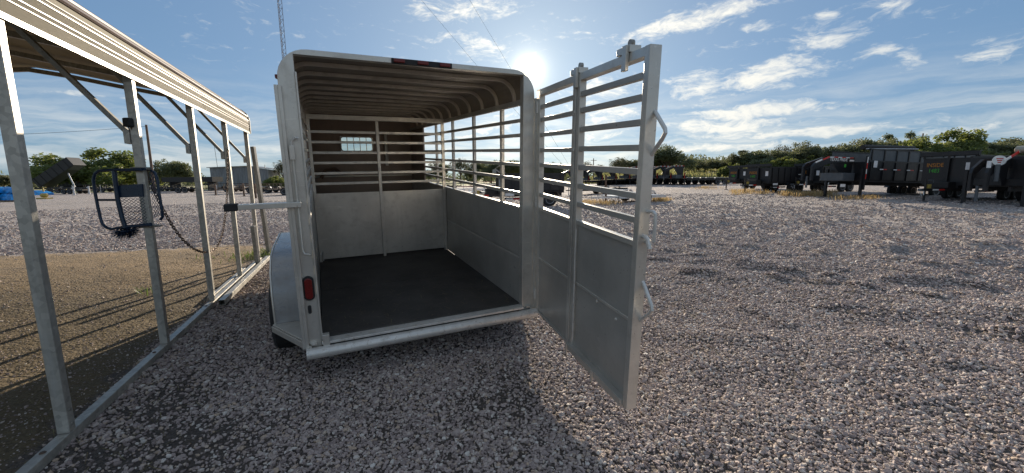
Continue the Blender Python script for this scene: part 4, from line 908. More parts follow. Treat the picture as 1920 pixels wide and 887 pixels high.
for t in [('mesquite_tree', 'bushy', 172, 281, 82, 150, 'large bright green tree behind the raised dump bed', 0, 1.3), ('mesquite_tree', 'dense', 100, 308, 86, 80, 'darker tree at the left shoulder of the raised dump bed', 1, .3),
          ('mesquite_tree', 'bushy', 222, 298, 84, 84, 'green tree seen through the top of the blue rack', 1, 4.4), ('mesquite_tree', 'dense', 322, 298, 84, 66, 'rounded tree standing alone right of the utility pole', 0, 2.2),
          ('mesquite_tree', 'dense', 3, 324, 84, 34, 'small tree cut by the left edge of the picture', 1, 2.), ('mesquite_tree', 'dense', 34, 336, 90, 34, 'low dark shrub tree beside the nearest carport post', 0, 1.),
          ('mesquite_tree', 'sparse', 528, 294, 84, 36, 'thin tree right behind the edge of the silver trailer', 0, 1.), ('mesquite_tree', 'bushy', 516, 330, 76, 40, 'low yellow green bush beside the metal shed', 0, 3.), ('mesquite_tree', 'dense', 396, 340, 110, 30, 'tiny dark bush at the foot of the shed on its left', 1, 3.)]:
    tree(t[0], t[1], t[2], t[3], t[4], t[5], t[6], TL, t[7], t[8])
# far wood closing the horizon on both sides
r_ = np.random.default_rng(5); blobs = []
for k in range(420):
    a = r_.uniform(-1.15, 1.15); R_ = r_.uniform(170, 240); h = r_.uniform(2, 5.5) if a > .12 else r_.uniform(1, 3.6)
    blobs.append((R_*math.sin(a), R_*math.cos(a), h*.5+.3+(2.6 if a > .25 else 0), h))
for k in range(170):
    a = r_.uniform(.53, 1.0); R_ = r_.uniform(112, 140)/max(.8, math.cos(a)); h = r_.uniform(2.2, 4.0)*(.75+.5*a)
    g = 2.4; blobs.append((R_*math.sin(a), R_*math.cos(a), h*.75+g, h))
dw = bpy.data.objects.new('distant_wood', leaf_mesh('distant_wood', blobs, 110000, .5, 'leaf', 8)); COL.objects.link(dw); tag(dw, 'far off wood closing the horizon round the yard', None, None, 'stuff')

# ------------------------------------------------------------------ wheels for the parked trailers (shared)
t_, r2_ = wheel(.39, .24); WH = t_.mesh('wheel', 'rubber', True); RM = r2_.mesh('rim', 'rim', True); RMB = r2_.mesh('rim', 'grey_metal', True)
def add_wheel(parent, x, y, r=.39, rim=RM):
    w = bpy.data.objects.new('wheel', WH); COL.objects.link(w); w.parent = parent; w.rotation_euler = (0, 0, PI/2); w.location = (x, y, r); k = r/.39; w.scale = (k, k, k)
    q = bpy.data.objects.new('rim', rim); COL.objects.link(q); q.parent = w
def part(parent, name, mat, *boxes, bev=0, sm=False):
    m = MB()
    for b in boxes: m.box(*b)
    return m.build(name, mat, parent, sm, bev)
def tape(parent, x0, x1, y, z, n=2, h=.05, front=False):
    L_ = (x1-x0)/n
    for k in range(n):
        part(parent, 'tape_strip', 'white' if k % 2 == 0 else 'tape_red', (x0+k*L_, x0+(k+1)*L_-.01, y-.004, y, z, z+h))
def fronttext(parent, s, size, mat, x, y, z, sx=1):  # reads from the front (minus x) side
    M_ = Matrix(((0, 0, -1, x), (-1, 0, 0, y), (0, 1, 0, z), (0, 0, 0, 1))); return text('lettering', s, size, mat, parent, M_, .004, sx)
def sidetext(parent, s, size, mat, x, y, z, sx=1):   # reads from the minus y side
    M_ = Matrix(((1, 0, 0, x), (0, 0, -1, y), (0, 1, 0, z), (0, 0, 0, 1))); return text('lettering', s, size, mat, parent, M_, .004, sx)
# local axes of a parked trailer: x runs to its rear, the camera side is minus y
def dump_bed(o, L_, wd, z0, z1, mat='black', inner='grey_metal', ext=0, nrib=7):
    h = wd/2
    part(o, 'bed_floor', 'black_matte', (0.0, L_, -h+.06, h-.06, z0-.12, z0+.02))
    for s in (-1, 1):
        ya_, yb_ = (-h, -h+.05) if s < 0 else (h-.05, h)
        part(o, 'bed_side', mat, (.051, L_-.051, ya_, yb_, z0+.021, z1)); part(o, 'top_rail', mat, (.0, L_, ya_-.03, yb_+.03, z1+.001, z1+.09))
        for k in range(nrib):
            x = .2+(L_-.4)*k/(nrib-1); yy = (ya_-.05, ya_-.001) if s < 0 else (yb_+.001, yb_+.05); part(o, 'side_rib', mat, (x-.04, x+.04, yy[0], yy[1], z0, z1))
        if ext:
            part(o, 'mesh_side', inner, (.06, L_-.06, ya_+.015, yb_-.02, z1+.091, z1+ext-.06)); part(o, 'ext_rail', mat, (.0, L_, ya_-.02, yb_+.02, z1+ext-.059, z1+ext))
            for k in range(nrib): x = .2+(L_-.4)*k/(nrib-1); yy = (ya_-.03, ya_+.014) if s < 0 else (yb_-.019, yb_+.03); part(o, 'ext_post', mat, (x-.04, x+.04, yy[0], yy[1], z1+.091, z1+ext-.06))
    part(o, 'bed_front', mat, (.0, .05, -h, h, z0+.021, z1)); part(o, 'tailgate', mat, (L_-.05, L_, -h, h, z0+.021, z1))
    part(o, 'frame_rail', 'black_matte', (-.1, L_, -.5, -.4, z0-.32, z0-.121), (-.1, L_, .4, .5, z0-.32, z0-.121))
def axles(o, xs, wd, r=.39, rim=RM, fz=.84, fl=None):
    h = wd/2
    for s in (-1, 1):
        for x in xs: add_wheel(o, x, s*(h+.02), r, rim)
        y0, y1 = (-h-.2, -h+.1) if s < 0 else (h-.1, h+.2)
        x0, x1 = xs[0]-.5, xs[-1]+.5
        m = MB(); pr = [(x0-.1, fz-.25), (x0+.12, fz), (x1-.12, fz), (x1+.1, fz-.25), (x1+.08, fz-.26), (x1-.13, fz-.03), (x0+.13, fz-.03), (x0-.08, fz-.26)]; m.prism(pr, 'y', y0, y1); m.build('fender', fl or 'black', o)
def tongue(o, L_, z, wd=1.0, mat='black', tapes=True):
    MB().bar((-L_, 0, z), (.1, -wd/2, z), .1, .14).bar((-L_, 0, z), (.1, wd/2, z), .1, .14).build('tongue', mat, o)
    j = MB().tube([(-L_+.25, 0, .06), (-L_+.25, 0, z+.55)], .05, 10).build('jack', mat, o, True); part(j, 'jack_foot', 'grey_metal', (-L_+.13, -L_+.37, -.12, .12, 0, .04)); MB().tube([(-L_+.25, -.02, z+.5), (-L_+.25, -.3, z+.5), (-L_+.25, -.3, z+.38)], .015, 6).build('crank', 'grey_metal', j, True)
    part(o, 'coupler', 'grey_metal', (-L_-.2, -L_+.02, -.07, .07, z-.06, z+.07)); MB().tube([(-L_+.05, -.06, z-.05), (-L_, -.1, z-.25), (-L_-.1, -.06, z-.28), (-L_-.15, 0, z-.1)], .02, 6).build('safety_chain', 'rim', o, True)
    part(o, 'breakaway_box', 'yellow', (-L_+.35, -L_+.5, -.12, -.0, z+.08, z+.28))
    if tapes:
        d = Vector((L_+.1, -wd/2, 0)); 
        for k, mt in ((.25, 'white'), (.4, 'tape_red')):
            p = Vector((-L_, 0, z))+d*k+Vector((0, -.06, 0)); MB().bar(p, p+d.normalized()*.35, .012, .07).build('tape_strip', mt, o)
def dump_trailer(label, pos, az, L_=4.3, wd=2.1, z0=.86, z1=1.95, num=True, pitch=0, s=1, tl=1.6, top='INSIDE', low='1483'):
    o = empty('dump_trailer', pos, PI/2-rad(az)); tag(o, label, 'dump trailer', 'black dump trailers parked in a row'); o.scale = (s, s, s)
    dump_bed(o, L_, wd, z0, z1); axles(o, (L_*.52, L_*.52+.88), wd); tongue(o, tl, .62)
    tp = MB().tube([(-.1, -wd/2-.05, z1+.20), (-.1, wd/2+.05, z1+.20)], .11, 12).build('tarp_roll', 'black_matte', o, True); part(o, 'tarp_hood', 'black', (-.22, .06, -wd/2-.08, wd/2+.08, z1+.30, z1+.33), (-.22, -.19, -wd/2-.08, wd/2+.08, z1+.12, z1+.30))
    part(o, 'pump_post', 'black', (-.14, -.03, -.05, .05, z0-.2, z1+.35)); part(o, 'battery_box', 'black_matte', (-.75, -.15, -.42, .42, .70, 1.02), bev=.02)
    f = part(o, 'notice', 'paper', (-.006, -.001, -wd/2+.22, -wd/2+.46, z1-.62, z1-.25))
    g_ = part(o, 'warning_label', 'paper', (-.15, -.0, -wd/2+.02, -wd/2+.45, z0-.28, z0-.13)) if False else None
    fronttext(o, top, .30, 'orange', -.008, wd/2-.52, z1-.36, .8); fronttext(o, low, .30, 'green', -.008, wd/2-.50, z1-.66, .8)
    part(o, 'data_plate', 'paper', (.25, .75, -wd/2-.06, -wd/2-.055, z0-.25, z0-.10))
    tape(o, .3, 1.1, -wd/2-.055, z0-.45, 2); tape(o, 2.9, 3.7, -wd/2-.055, z1-.55, 2)
    part(o, 'side_step', 'black_matte', (.1, 1.6, -wd/2-.05, -wd/2+.05, z0-.46, z0-.35))
    return o
def loc(p, z=None): return (p.x, p.y, float(terr(p.x, p.y)) if z is None else z)
AZ = 72; ad = Vector((math.sin(rad(AZ)), math.cos(rad(AZ)), 0))
def from_jack(x, y, back): p = gpt(x, y); return loc(p+ad*back)
dump_trailer('leftmost black dump trailer of the row, beside the flatbed wheels', from_jack(1362, 356, 1.3), AZ)
dump_trailer('second black dump trailer of the row, with orange and green numbers on its grey front', from_jack(1397, 362, 1.3), AZ)
dump_trailer('black dump trailer mostly hidden behind the lettered gooseneck', from_jack(1491, 361, 1.3), AZ)
dump_trailer('tall black dump trailer with large orange and green numbers in front of the mesh sides', from_jack(1731, 379, 1.75), AZ, L_=4.9, wd=2.2, z0=.95, z1=2.25, tl=2.0)
dump_trailer('black trailer parked behind the slats beside the silver trailer, with an orange and green placard', loc(gp(935, 386)), 82, L_=3.6, z1=1.75)

def gooseneck(o, top, wd, z0, lettered, mat='black', neck=3.0, box=True, drop=0):
    hz_ = top
    pr = [(0, hz_), (-neck*.55, hz_), (-neck*.95, hz_-.42), (-neck, hz_-.62), (-neck, hz_-1.45), (-neck+.16, hz_-1.45), (-neck+.16, hz_-.8), (-neck*.55, hz_-.36), (0, hz_-.36)]
    n = MB().prism(pr, 'y', -.34, -.22).prism(pr, 'y', .22, .34).box(-neck*.5, -neck*.45, -.219, .219, hz_-.3, hz_-.05).build('neck', mat, o)
    MB().prism([(-neck*.52, hz_-.361), (-.1, hz_-.361), (-.1, z0), (-neck*.22, z0)], 'y', -.3, -.27).build('gusset', mat, o)
    MB().tube([(-neck+.08, 0, hz_-1.9), (-neck+.08, 0, hz_-1.2)], .06, 10).build('coupler', 'grey_metal', o, True)
    for y in (-wd/2+.1, wd/2-.1): part(o, 'landing_leg', mat, (-.32, -.18, y-.06, y+.06, .03-drop, z0+.7)); part(o, 'leg_foot', mat, (-.42, -.08, y-.14, y+.14, -drop, .029-drop))
    if box: part(o, 'front_box', 'grey_metal', (-1.30, -.35, -wd/2+.45, wd/2-.45, z0-.05, z0+.42), bev=.01)
    part(o, 'light_bar', mat, (-.17, -.02, -wd/2, wd/2, z0, z0+.3))
# lettered gooseneck with high mesh sides
pg_ = at(1585, 350, 25.8); gn = empty('gooseneck_trailer', loc(pg_), PI/2-rad(75)); gn.rotation_euler = (0, rad(1.7), PI/2-rad(75)); gn.location.z += .10
tag(gn, 'long black gooseneck dump trailer with white lettering on its arm and high mesh sides', 'gooseneck trailer')
dump_bed(gn, 11.8, 2.3, 1.0, 2.08, ext=.78, nrib=12); axles(gn, (6.0, 6.95, 7.9), 2.3); gooseneck(gn, 2.36, 2.3, .98, True, neck=3.3, drop=.10)
sidetext(gn, 'TEXAS PRIDE', .27, 'white', -1.30, -.345, 2.19, .9); part(gn, 'small_print', 'paper', (-.42, -.05, -.349, -.345, 2.12, 2.22))
tape(gn, -2.0, -.1, -.345, 2.31, 6, .05); part(gn, 'tape_strip', 'white', (-.2, -.14, -1.21, -1.2, 2.0, 2.36)); part(gn, 'tape_strip', 'tape_red', (-.2, -.14, -1.21, -1.2, 1.65, 1.99)); part(gn, 'tape_strip', 'white', (-.2, -.14, -1.21, -1.2, 1.36, 1.64)); part(gn, 'tape_strip', 'tape_red', (-.2, -.14, -1.21, -1.2, 1.05, 1.35))
part(gn, 'corner_post', 'black', (-.21, -.13, -1.199, -1.1, .4, 2.42))
for k in range(2): MB().bar((-3.1+.55*k, -.345, 1.98+.19*k), (-2.62+.55*k, -.345, 2.17+.17*k), .01, .09).build('tape_strip', ('white', 'tape_red')[k], gn)
for k in range(6): tape(gn, .9+1.15*k, 1.5+1.15*k, -1.206, 1.62, 2, .06)
part(gn, 'notice', 'paper', (.35, .65, -1.206, -1.202, 1.75, 2.15)); part(gn, 'data_plate', 'paper', (-1.9, -1.5, -1.06, -1.055, .55, .72)); part(gn, 'marker_tag', 'green', (-.75, -.6, -.31, -.302, 1.75, 1.95))
MB().tube([(-.3, -.9, 2.95), (4.0, -.9, 3.03)], .14, 12).build('tarp_roll', 'black_matte', gn, True); MB().tube([(-.2, -1.05, 2.84), (4.1, -1.1, 2.98)], .03, 8).build('tarp_bar', 'rim', gn, True)
for (x, z) in ((4.9, 0), (7.0, 0), (9.2, 0)): part(gn, 'side_lamp', 'yellow', (x, x+.14, -1.34, -1.3, .62, .72))
# gooseneck at the right edge, with oval sign and a pale tank on top
pr_ = gpt(1866, 384); g2 = empty('gooseneck_trailer', loc(pr_), PI/2-rad(80)); tag(g2, 'black gooseneck trailer cut by the right edge, with an oval white sign on its arm', 'gooseneck trailer')
dump_bed(g2, 7, 2.3, .95, 2.2); axles(g2, (3.8, 4.7), 2.3); gooseneck(g2, 2.1, 2.3, .9, False, neck=1.3, box=False)
MB().lathe([(-.3, .1), (-.25, .17), (.25, .17), (.3, .1)], 'y', (.35, -.5, 2.50), 16).build('tank', 'cream', g2, True)
sg_ = MB().prism([(-.85+.42*math.cos(rad(a)), 2.02+.22*math.sin(rad(a))) for a in range(0, 360, 15)], 'y', -.40, -.385).build('oval_sign', 'white', g2)
for k, z in enumerate((2.10, 2.02, 1.94)): part(sg_, 'printed_line', 'ink', (-1.05+.05*k, -.65-.05*k, -.404, -.4005, z-.025, z+.02))
for k, (a, b) in enumerate(((0, .35), (.35, .75), (.75, 1.1))): MB().bar((-.62+1.05*a, -.42, 2.0+.52*a), (-.62+1.05*b, -.42, 2.0+.52*b), .02, .10 if k < 2 else .07).build('tape_strip', ('white', 'tape_red', 'white')[k], g2)
MB().tube([(-.95, -.42, 1.85), (-.95, -.42, 1.1)], .09, 10).build('hydraulic_jack', 'grey_metal', g2, True); part(g2, 'notice', 'paper', (-1.55, -1.3, -.41, -.4, 1.7, 2.0)); tape(g2, .5, 1.1, -1.21, 1.6, 2, .06)

# flatbed goosenecks in a row beyond the gravel
def gn_flat(label, pos, az, L_=6.4, sc=1):
    o = empty('flatbed_trailer', pos, PI/2-rad(az)); tag(o, label, 'flatbed trailer', 'black gooseneck flatbeds parked side by side'); o.scale = (sc, sc, sc)
    part(o, 'deck', 'wood', (0, L_, -1.1, 1.1, .86, .91)); part(o, 'side_frame', 'black', (0, L_, -1.2, -1.1, .62, .92)); part(o, 'side_frame', 'black', (0, L_, 1.1, 1.2, .62, .92)); part(o, 'cross_members', 'black_matte', *[(x, x+.08, -1.09, 1.09, .70, .859) for x in [.6*k for k in range(14)]])
    axles(o, (L_*.68, L_*.68+1.05), 2.1, fz=.98, fl='rim'); gooseneck(o, 2.6, 2.3, .95, False, neck=2.7); tape(o, -1.5, 0, -.345, 2.53, 6, .07)
    part(o, 'tape_strip', 'tape_red', (-.33, -.30, -1.215, -1.08, .9, 1.6)); return o
f0_ = gn_flat('nearest gooseneck flatbed of the row, its whole deck and silver wheels in view', loc(at(1279, 348, 56)), 86)
nm_ = ['second gooseneck flatbed of the row, its neck right of the first diagonal gusset', 'third gooseneck flatbed of the row, nearest neck right of the open gate', 'gooseneck flatbed whose neck shows at the free edge of the open gate', 'gooseneck flatbed seen through the outer slats of the gate, right end', 'gooseneck flatbed seen through the outer gate, second from its right end', 'gooseneck flatbed seen in the middle of the outer gate', 'gooseneck flatbed left of the dark standing post in the gate', 'gooseneck flatbed seen just right of the gate middle post']
def relabel(o, label): o['label'] = label; return o
for k, l in enumerate(nm_):
    c = copy_tree(f0_); p = at(1279-(k+1)*25, 348, 56+(k+1)*1.6); c.location = loc(p); relabel(c, l)

def small_trailer(label, pos, az, L_, col='black', deck='wood', z=.55, rails=True, group='utility trailers in the yard', wd=1.9, jack=True, wh=.33, wheels=2, sides=.35):
    o = empty('utility_trailer', pos, PI/2-rad(az)); tag(o, label, 'trailer', group)
    part(o, 'deck', deck, (.0, L_, -wd/2+.06, wd/2-.06, z-.04, z)); part(o, 'frame', col, (0, L_, -wd/2, -wd/2+.06, z-.14, z+.02), (0, L_, wd/2-.06, wd/2, z-.14, z+.02), (0, .06, -wd/2, wd/2, z-.141, z-.041), (L_-.06, L_, -wd/2, wd/2, z-.141, z-.041))
    if rails:
        for s in (-1, 1):
            y = s*(wd/2-.03); part(o, 'side_rail', col, (0, L_, y-.025, y+.025, z+sides, z+sides+.05))
            for k in range(5): x = .02+(L_-.1)*k/4; part(o, 'rail_post', col, (x, x+.05, y-.02, y+.02, z+.021, z+sides-.001))
    axles(o, [L_*.55+.75*k for k in range(wheels)], wd+.15, wh, fz=.74 if wh < .36 else .82, fl='rim' if col != 'black' else 'black')
    MB().bar((-1.2, 0, z-.08), (.05, -.6, z-.08), .07, .09).bar((-1.2, 0, z-.08), (.05, .6, z-.08), .07, .09).build('tongue', col, o)
    if jack: MB().tube([(-.95, 0, .0), (-.95, 0, z+.45)], .04, 8).build('jack', 'rim', o, True)
    return o
# through the slats: red, white and pale trailers
small_trailer('red stake sided trailer seen through the slats', loc(gp(882, 356)), 80, 4.2, 'red_paint', 'wood', sides=.5)
small_trailer('second red trailer further right behind the slats', loc(gp(918, 352)), 84, 4.4, 'red_paint', 'wood', sides=.4)
small_trailer('low white deck trailer seen at the lowest gap of the slats', loc(gp(846, 374)), 78, 3.6, 'alu', 'alu', sides=.2)
small_trailer('black utility trailer seen beside the centre gate post', loc(gp(812, 356)), 80, 4, 'black', 'wood')
small_trailer('pale aluminium tilt trailer lying low beyond the outer half of the gate', loc(gp(1142, 382)), 70, 3.4, 'alu', 'alu', z=.42, rails=False, wheels=1, jack=False)
small_trailer('black low trailer showing between the two halves of the gate', loc(gp(1085, 366)), 76, 4, 'black', 'wood', z=.5, rails=False)
bb = part(None, 'toolbox', 'black_matte', (-.42, .42, -.3, .3, 0, .5), bev=.03); bb.location = loc(gp(1166, 366)); tag(bb, 'low black box on the gravel seen through the outer half of the gate', 'box')
cor = empty('pipe_frame', loc(gp(1003, 352))); tag(cor, 'dark welded pipe frame standing behind the black trailer, seen through the gate', 'pipe frame')
for k in range(8): part(cor, 'upright', 'pole', (k*.55, k*.55+.07, -.03, .03, 0, 1.9))
for z in (1.9, .9): part(cor, 'cross_pipe', 'pole', (0, 3.92, -.03, .03, z+.001, z+.07))
# stakes and posts
def stake(label, foot, top, w, name='steel_stake', mat='pole', cat='stake'):
    b = Vector(foot); t = Vector(top); o = MB().bar((0, 0, -.05), tuple(t-b), w, w*.6, (0, 1, 0)).bar((0, -w*.4, -.05), tuple(t-b+Vector((0, -w*.4, 0))), w*.3, w*.7, (0, 1, 0)).build(name, mat); o.location = b; tag(o, label, cat); return o
q0 = gp(1218, 377); stake('leaning thin steel stake in dry grass right of the gate end', (q0.x, q0.y, 0), tuple(at(1209, 343, q0.y)), .075)
q0 = gp(1136, 382); stake('dark rusty post standing in the yard, seen through the outer gate', (q0.x, q0.y, 0), tuple(at(1136, 328, q0.y)), .10)
# fence and pasture
fe = empty('wire_fence', (0, 0, 0)); tag(fe, 'thin wire fence on posts along the yellow green pasture', 'fence')
fp = [at(x, 340, 84) for x in np.linspace(1150, 1905, 34)]
pm = None
for p in fp:
    g = float(terr(p.x, p.y))
    if pm is None: pm = MB().tube([(0, 0, -.1), (0, 0, 1.35)], .05, 6).mesh('fence_post', 'pole')
    o = bpy.data.objects.new('fence_post', pm); COL.objects.link(o); o.parent = fe; o.location = (p.x, p.y, g)
for z in (.35, .65, .95, 1.25):
    MB().tube([(p.x, p.y+.06, float(terr(p.x, p.y))+z) for p in fp[::3]+[fp[-1]]], .012, 4).build('wire', 'galv_dark', fe)

# ------------------------------------------------------------------ left of the yard
sh = empty('metal_shed', loc(gp(450, 355))); sh.rotation_euler = (0, 0, rad(10)); tag(sh, 'weathered grey corrugated metal shed with a low roof on the far side of the yard', 'shed')
sp_ = gp(450, 355); SY = 80; c0_ = at(452, 345, SY); sh.location = (c0_.x, c0_.y, 0)
wL, wD, hF, hB = 7.8, 6, 4.9, 4.2
def corr(m, x0, x1, y, z0, z1a, z1b, axis='x', step=.3, dep=.05):
    n = int(abs(x1-x0)/step*2); vs = []; fs = []
    for i in range(n+1):
        t = x0+(x1-x0)*i/n; o = dep if (i//1) % 2 else 0; z1 = z1a+(z1b-z1a)*i/n
        if axis == 'x': vs += [(t, y-o, z0), (t, y-o, z1)]
        else: vs += [(y+o, t, z0), (y+o, t, z1)]
    for i in range(n): fs.append((2*i, 2*i+2, 2*i+3, 2*i+1))
    return m.add(vs, fs)
corr(MB(), -5.2, 1.6, 0, 0, 4.0, 4.25).build('wall', 'shed', sh); corr(MB(), 1.6, 5.0, 0, 0, 4.25, 3.7).build('wall', 'shed', sh); corr(MB(), 0, 6, 5.0, 0, 3.7, 3.5, 'y').build('wall', 'shed', sh); corr(MB(), 0, 6, -5.2, 0, 4.0, 3.8, 'y').build('wall', 'shed', sh)
MB().prism([(-5.6, 4.02), (1.6, 4.30), (5.2, 3.74), (5.2, 3.82), (1.6, 4.40), (-5.6, 4.12)], 'y', -.35, 6.2).build('roof', 'shed', sh)
part(sh, 'door', 'white', (-1.75, -1.25, -.09, -.055, .05, 3.6)); part(sh, 'door', 'alu', (1.45, 1.75, -.09, -.055, .05, 4.0)); part(sh, 'gutter_drop', 'galv', (4.4, 4.5, .3, .38, 3.8, 4.6))
an = MB().tube([(0, 0, 4.1), (-.15, 0, 8.6)], .04, 6).build('aerial_mast', 'galv_dark', sh)
an.location = (-4.3, 1, 0)
pl0 = at(288, 345, 60); pole = empty('utility_pole', (pl0.x, pl0.y, 0)); tag(pole, 'brown wooden utility pole behind the second carport post', 'utility pole')
ptop = at(274, 234, 60); MB().tube([(0, 0, -.2), (ptop.x-pl0.x, 0, ptop.z)], [.19, .14], 10).build('shaft', 'pole', pole, True)
wv = at(0, 250, 50); MB().tube([Vector(ptop)+(Vector(wv)-Vector(ptop))*t+Vector((0, 0, -1.0*4*t*(1-t)*.12-.2))-Vector((pl0.x, pl0.y, 0)) for t in np.linspace(0, 1.4, 12)], .02, 4).build('wire', 'black_matte', pole)
pp = gpt(1112, 345); pol2 = MB().tube([(0, 0, -.2), (0, 0, 6.5)], [.14, .11], 8).box(-.8, .8, -.06, .06, 5.9, 6.02).build('utility_pole', 'pole', None, True); q_ = at(1113, 300, 110); pol2.location = (q_.x, q_.y, 0); tag(pol2, 'far small utility pole with a crossbar seen through the outer gate', 'utility pole')
q_ = at(1731, 250, 90); p3 = MB().tube([(0, 0, 0), (0, 0, q_.z)], .13, 8).build('utility_pole', 'pole', None, True); p3.location = (q_.x, q_.y, 0); tag(p3, 'pole top poking out of the trees left of the big yellow green tree', 'utility pole')
# guyed lattice mast
tb = at(553, 345, 62); mast = empty('lattice_mast', (tb.x, tb.y, 0)); tag(mast, 'tall thin lattice radio mast rising behind the left corner of the silver trailer', 'radio mast')
lg = MB(); lat = MB(); R_ = .32; cr = [(R_*math.cos(a), R_*math.sin(a)) for a in (.2, .2+2*PI/3, .2+4*PI/3)]
for (x, y) in cr: lg.tube([(x, y, 0), (x, y, 76)], .032, 6)
for k in range(0, 100):
    z = k*.76
    for i in range(3):
        a, b = cr[i], cr[(i+1) % 3]; lat.tube([(*a, z), (*b, z+.76)], .02, 3)
        if k % 2 == 0: lat.tube([(*a, z), (*b, z)], .02, 3)
lg.build('mast_leg', 'pole', mast); o = lat.build('lacing', 'pole', mast); o['kind'] = 'stuff'
anc = at(1092, 338, 66)
for zt in (51, 72): MB().tube([Vector((0, 0, zt)).lerp(Vector((anc.x-tb.x, anc.y-tb.y, 0)), t)+Vector((0, 0, -1.2*4*t*(1-t)*.5)) for t in np.linspace(0, 1, 14)], .014, 4).build('guy_wire', 'black_matte', mast)
# raised dump bed
rb = gp(112, 357); rd = empty('dump_trailer', at(78, 352, 62)); rd.location.z = 0; rd.rotation_euler = (0, 0, rad(12))
dump_trailer('low black dump trailer parked under the tipped bed on the left', loc(gp(122, 357)), 84, L_=4.0, z1=2.1); tag(rd, 'black dump trailer on the left with its bed tipped steeply upward', 'dump trailer')
bed = MB().box(0, 5.8, -1.2, 1.2, 0, .12).box(0, 5.8, -1.2, -1.14, .121, 1.4).box(0, 5.8, 1.14, 1.2, .121, 1.4).box(5.7, 5.8, -1.139, 1.139, .121, 1.4).build('tipped_bed', 'black', rd); bed.location = (.6, 0, .8); bed.rotation_euler = (0, -rad(35), 0)
for k in range(6): part(bed, 'side_rib', 'black_matte', (.3+k*.95, .4+k*.95, -1.26, -1.201, .0, 1.4))
part(bed, 'pale_panel', 'grey_metal', (4.6, 5.6, -1.0, 1.0, -.02, -.001)); part(rd, 'frame_rail', 'black_matte', (-.5, 7.5, -.6, -.5, .55, .8), (-.5, 7.5, .5, .6, .55, .8)); axles(rd, (1.8, 2.8), 2.2)
MB().tube([(4.2, 0, .8), (3.6, 0, 3.0)], .1, 8).build('hoist_ram', 'rim', rd, True)
UT = 'equipment trailers lined up across the left of the yard'
for i, (x, y, L_, c, l) in enumerate([(150, 361, 6, 'black', 'black equipment trailer in front of the raised dump bed'), (205, 361, 6, 'black', 'black equipment trailer seen through the left hoop of the blue rack'), (262, 359, 6, 'black', 'black equipment trailer behind the second carport post'),
        (300, 362, 4.5, 'black', 'tandem trailer with pale rims between the second and third carport posts'), (395, 360, 5, 'black', 'dark flat trailer in front of the left end of the shed'), (425, 363, 5, 'pole', 'brown trailer in front of the shed, left of the fourth carport post'), (455, 362, 5, 'pole', 'brown trailer in front of the shed, right of the fourth carport post'),
        (500, 366, 3.4, 'black', 'small black trailer nearest the edge of the silver trailer'), (520, 360, 4, 'black', 'black trailer half hidden behind the silver trailer')]):
    small_trailer(l, loc(gp(x, y)), 70 if i % 2 else 84, L_, c, 'wood' if i % 3 else 'black', z=.62, group=UT, wd=2.1, wh=.38, sides=.3 if i % 2 else .5)
b4 = part(None, 'flatbed_trailer', 'black', (0, 8, -1.2, 1.2, 1.4, 2.2)); q_ = at(316, 345, 66); b4.location = (q_.x, q_.y, 0); tag(b4, 'dark high sided trailer bed left of the third carport post', 'trailer bed'); 
for x in (1, 7): part(b4, 'leg', 'black_matte', (x, x+.2, -1, 1, 0, 1.399))
# jacks standing among them
for i, (x, y, hh, m_) in enumerate([(405, 366, .9, 'pole'), (458, 368, 1.0, 'pole'), (480, 372, 1.0, 'pole'), (140, 366, .8, 'rim'), (168, 364, .8, 'rim')]):
    p = gp(x, y); o = MB().tube([(0, 0, 0), (0, 0, hh*1.3)], .09, 8).box(-.2, .2, -.2, .2, 0, .03).box(-.25, .1, -.05, .05, hh, hh+.1).build('trailer_jack', m_, None, True); o.location = (p.x, p.y, 0)
    tag(o, ['rusty trailer jack standing before the left half of the shed', 'rusty trailer jack standing before the shed door', 'rusty trailer jack beside the last carport posts', 'pale trailer jack between the raised bed and the rack', 'pale trailer jack seen just left of the blue rack'][i], 'jack', 'trailer jacks')
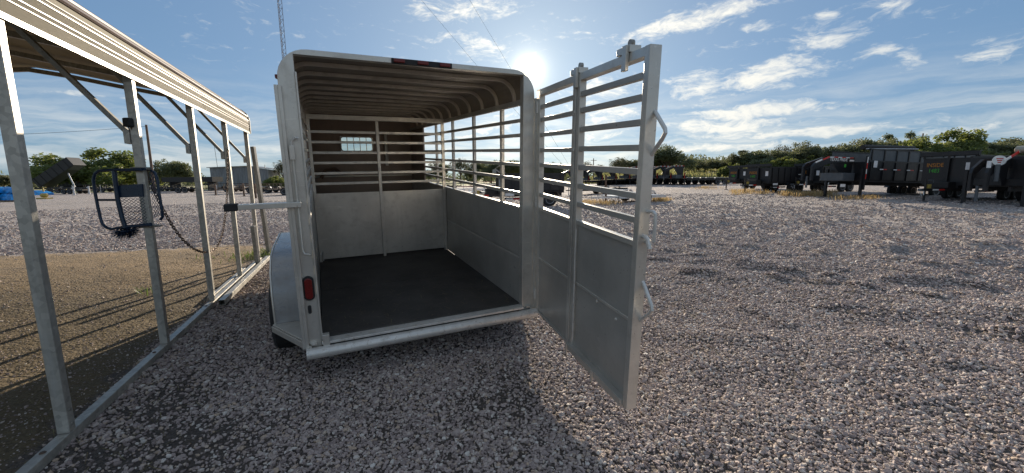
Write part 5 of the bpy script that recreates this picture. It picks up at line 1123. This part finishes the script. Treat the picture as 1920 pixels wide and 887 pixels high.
# blue wrapped bundles on pallets
def bundle(label, p, w, h, z, mat='tarp_blue'):
    m = MB(); nn_ = 7; vs = []; fs = []
    for i in range(nn_):
        for j in range(nn_):
            u, v = i/(nn_-1)*2-1, j/(nn_-1)*2-1; b = max(abs(u), abs(v)); hh_ = h*(1-.55*b**4)+random.uniform(-.04, .04)*h; vs.append((u*w/2*(1+.04*random.random()), v*w/2, hh_))
    for i in range(nn_-1):
        for j in range(nn_-1): fs.append((i*nn_+j, (i+1)*nn_+j, (i+1)*nn_+j+1, i*nn_+j+1))
    edge = [(i, 0) for i in range(nn_)]+[(nn_-1, j) for j in range(1, nn_)]+[(i, nn_-1) for i in range(nn_-2, -1, -1)]+[(0, j) for j in range(nn_-2, 0, -1)]
    b0 = len(vs); 
    for (i, j) in edge: x, y, _ = vs[i*nn_+j]; vs.append((x*1.03, y*1.03, 0))
    ne = len(edge)
    for k in range(ne): a = edge[k]; b = edge[(k+1) % ne]; fs.append((a[0]*nn_+a[1], b[0]*nn_+b[1], b0+(k+1) % ne, b0+k))
    o = MB().add(vs, fs).build('wrapped_bundle', mat, None, True, ); o.location = (p.x, p.y, z); tag(o, label, 'bundle', 'blue plastic wrapped bundles'); return o
BP = [(4, 378, 0), (24, 378, 0), (-16, 379, 0)]
for i, (x, y, _) in enumerate(BP):
    p = gp(x, y); pal = empty('pallet', (p.x, p.y, 0), .3); tag(pal, ['wooden pallet under the blue bundle at the left edge', 'wooden pallet under the blue bundle beside the nearest post', 'wooden pallet cut off by the left edge of the picture'][i], 'pallet', 'pallets')
    for k in range(5): part(pal, 'plank', 'wood', (-.6+k*.25, -.45+k*.25, -.55, .55, .11, .135))
    for y_ in (-.5, 0, .45): part(pal, 'runner', 'wood', (-.6, .6, y_-.03, y_+.03, 0, .109))
    bundle(['blue wrapped bundle on the lower row at the left edge', 'blue wrapped bundle on the lower row beside the nearest carport post', 'blue wrapped bundle on the lower row, cut by the picture edge'][i], p, 1.25, .6, .14)
    bundle(['blue wrapped bundle stacked on top at the left edge', 'blue wrapped bundle stacked on top, touching the nearest carport post', 'blue wrapped bundle stacked on top, cut by the picture edge'][i], p+Vector((.1, .2, 0)), 1.15, .5, .74)
p = gp(66, 366); bundle('lone blue plastic bundle on the far side of the nearest carport post', p, 2.2, .6, .0)
en = MB().lathe([(-.3, .12), (-.2, .2), (.2, .2), (.3, .12)], 'x', (0, 0, .34), 12).box(-.5, .5, -.3, .3, 0, .12).tube([(0, 0, .7), (0, 0, 1.1), (.3, 0, 1.1)], .06, 6).build('engine', 'yellow', None, True); p = gp(84, 373); en.location = (p.x, p.y, 0); tag(en, 'small yellow engine on the ground beside the lone blue bundle', 'engine')
small_trailer('low trailer loaded with pale timber right of the nearest carport post', loc(gp(96, 364)), 88, 5, 'black', 'wood', group=UT, sides=.25)
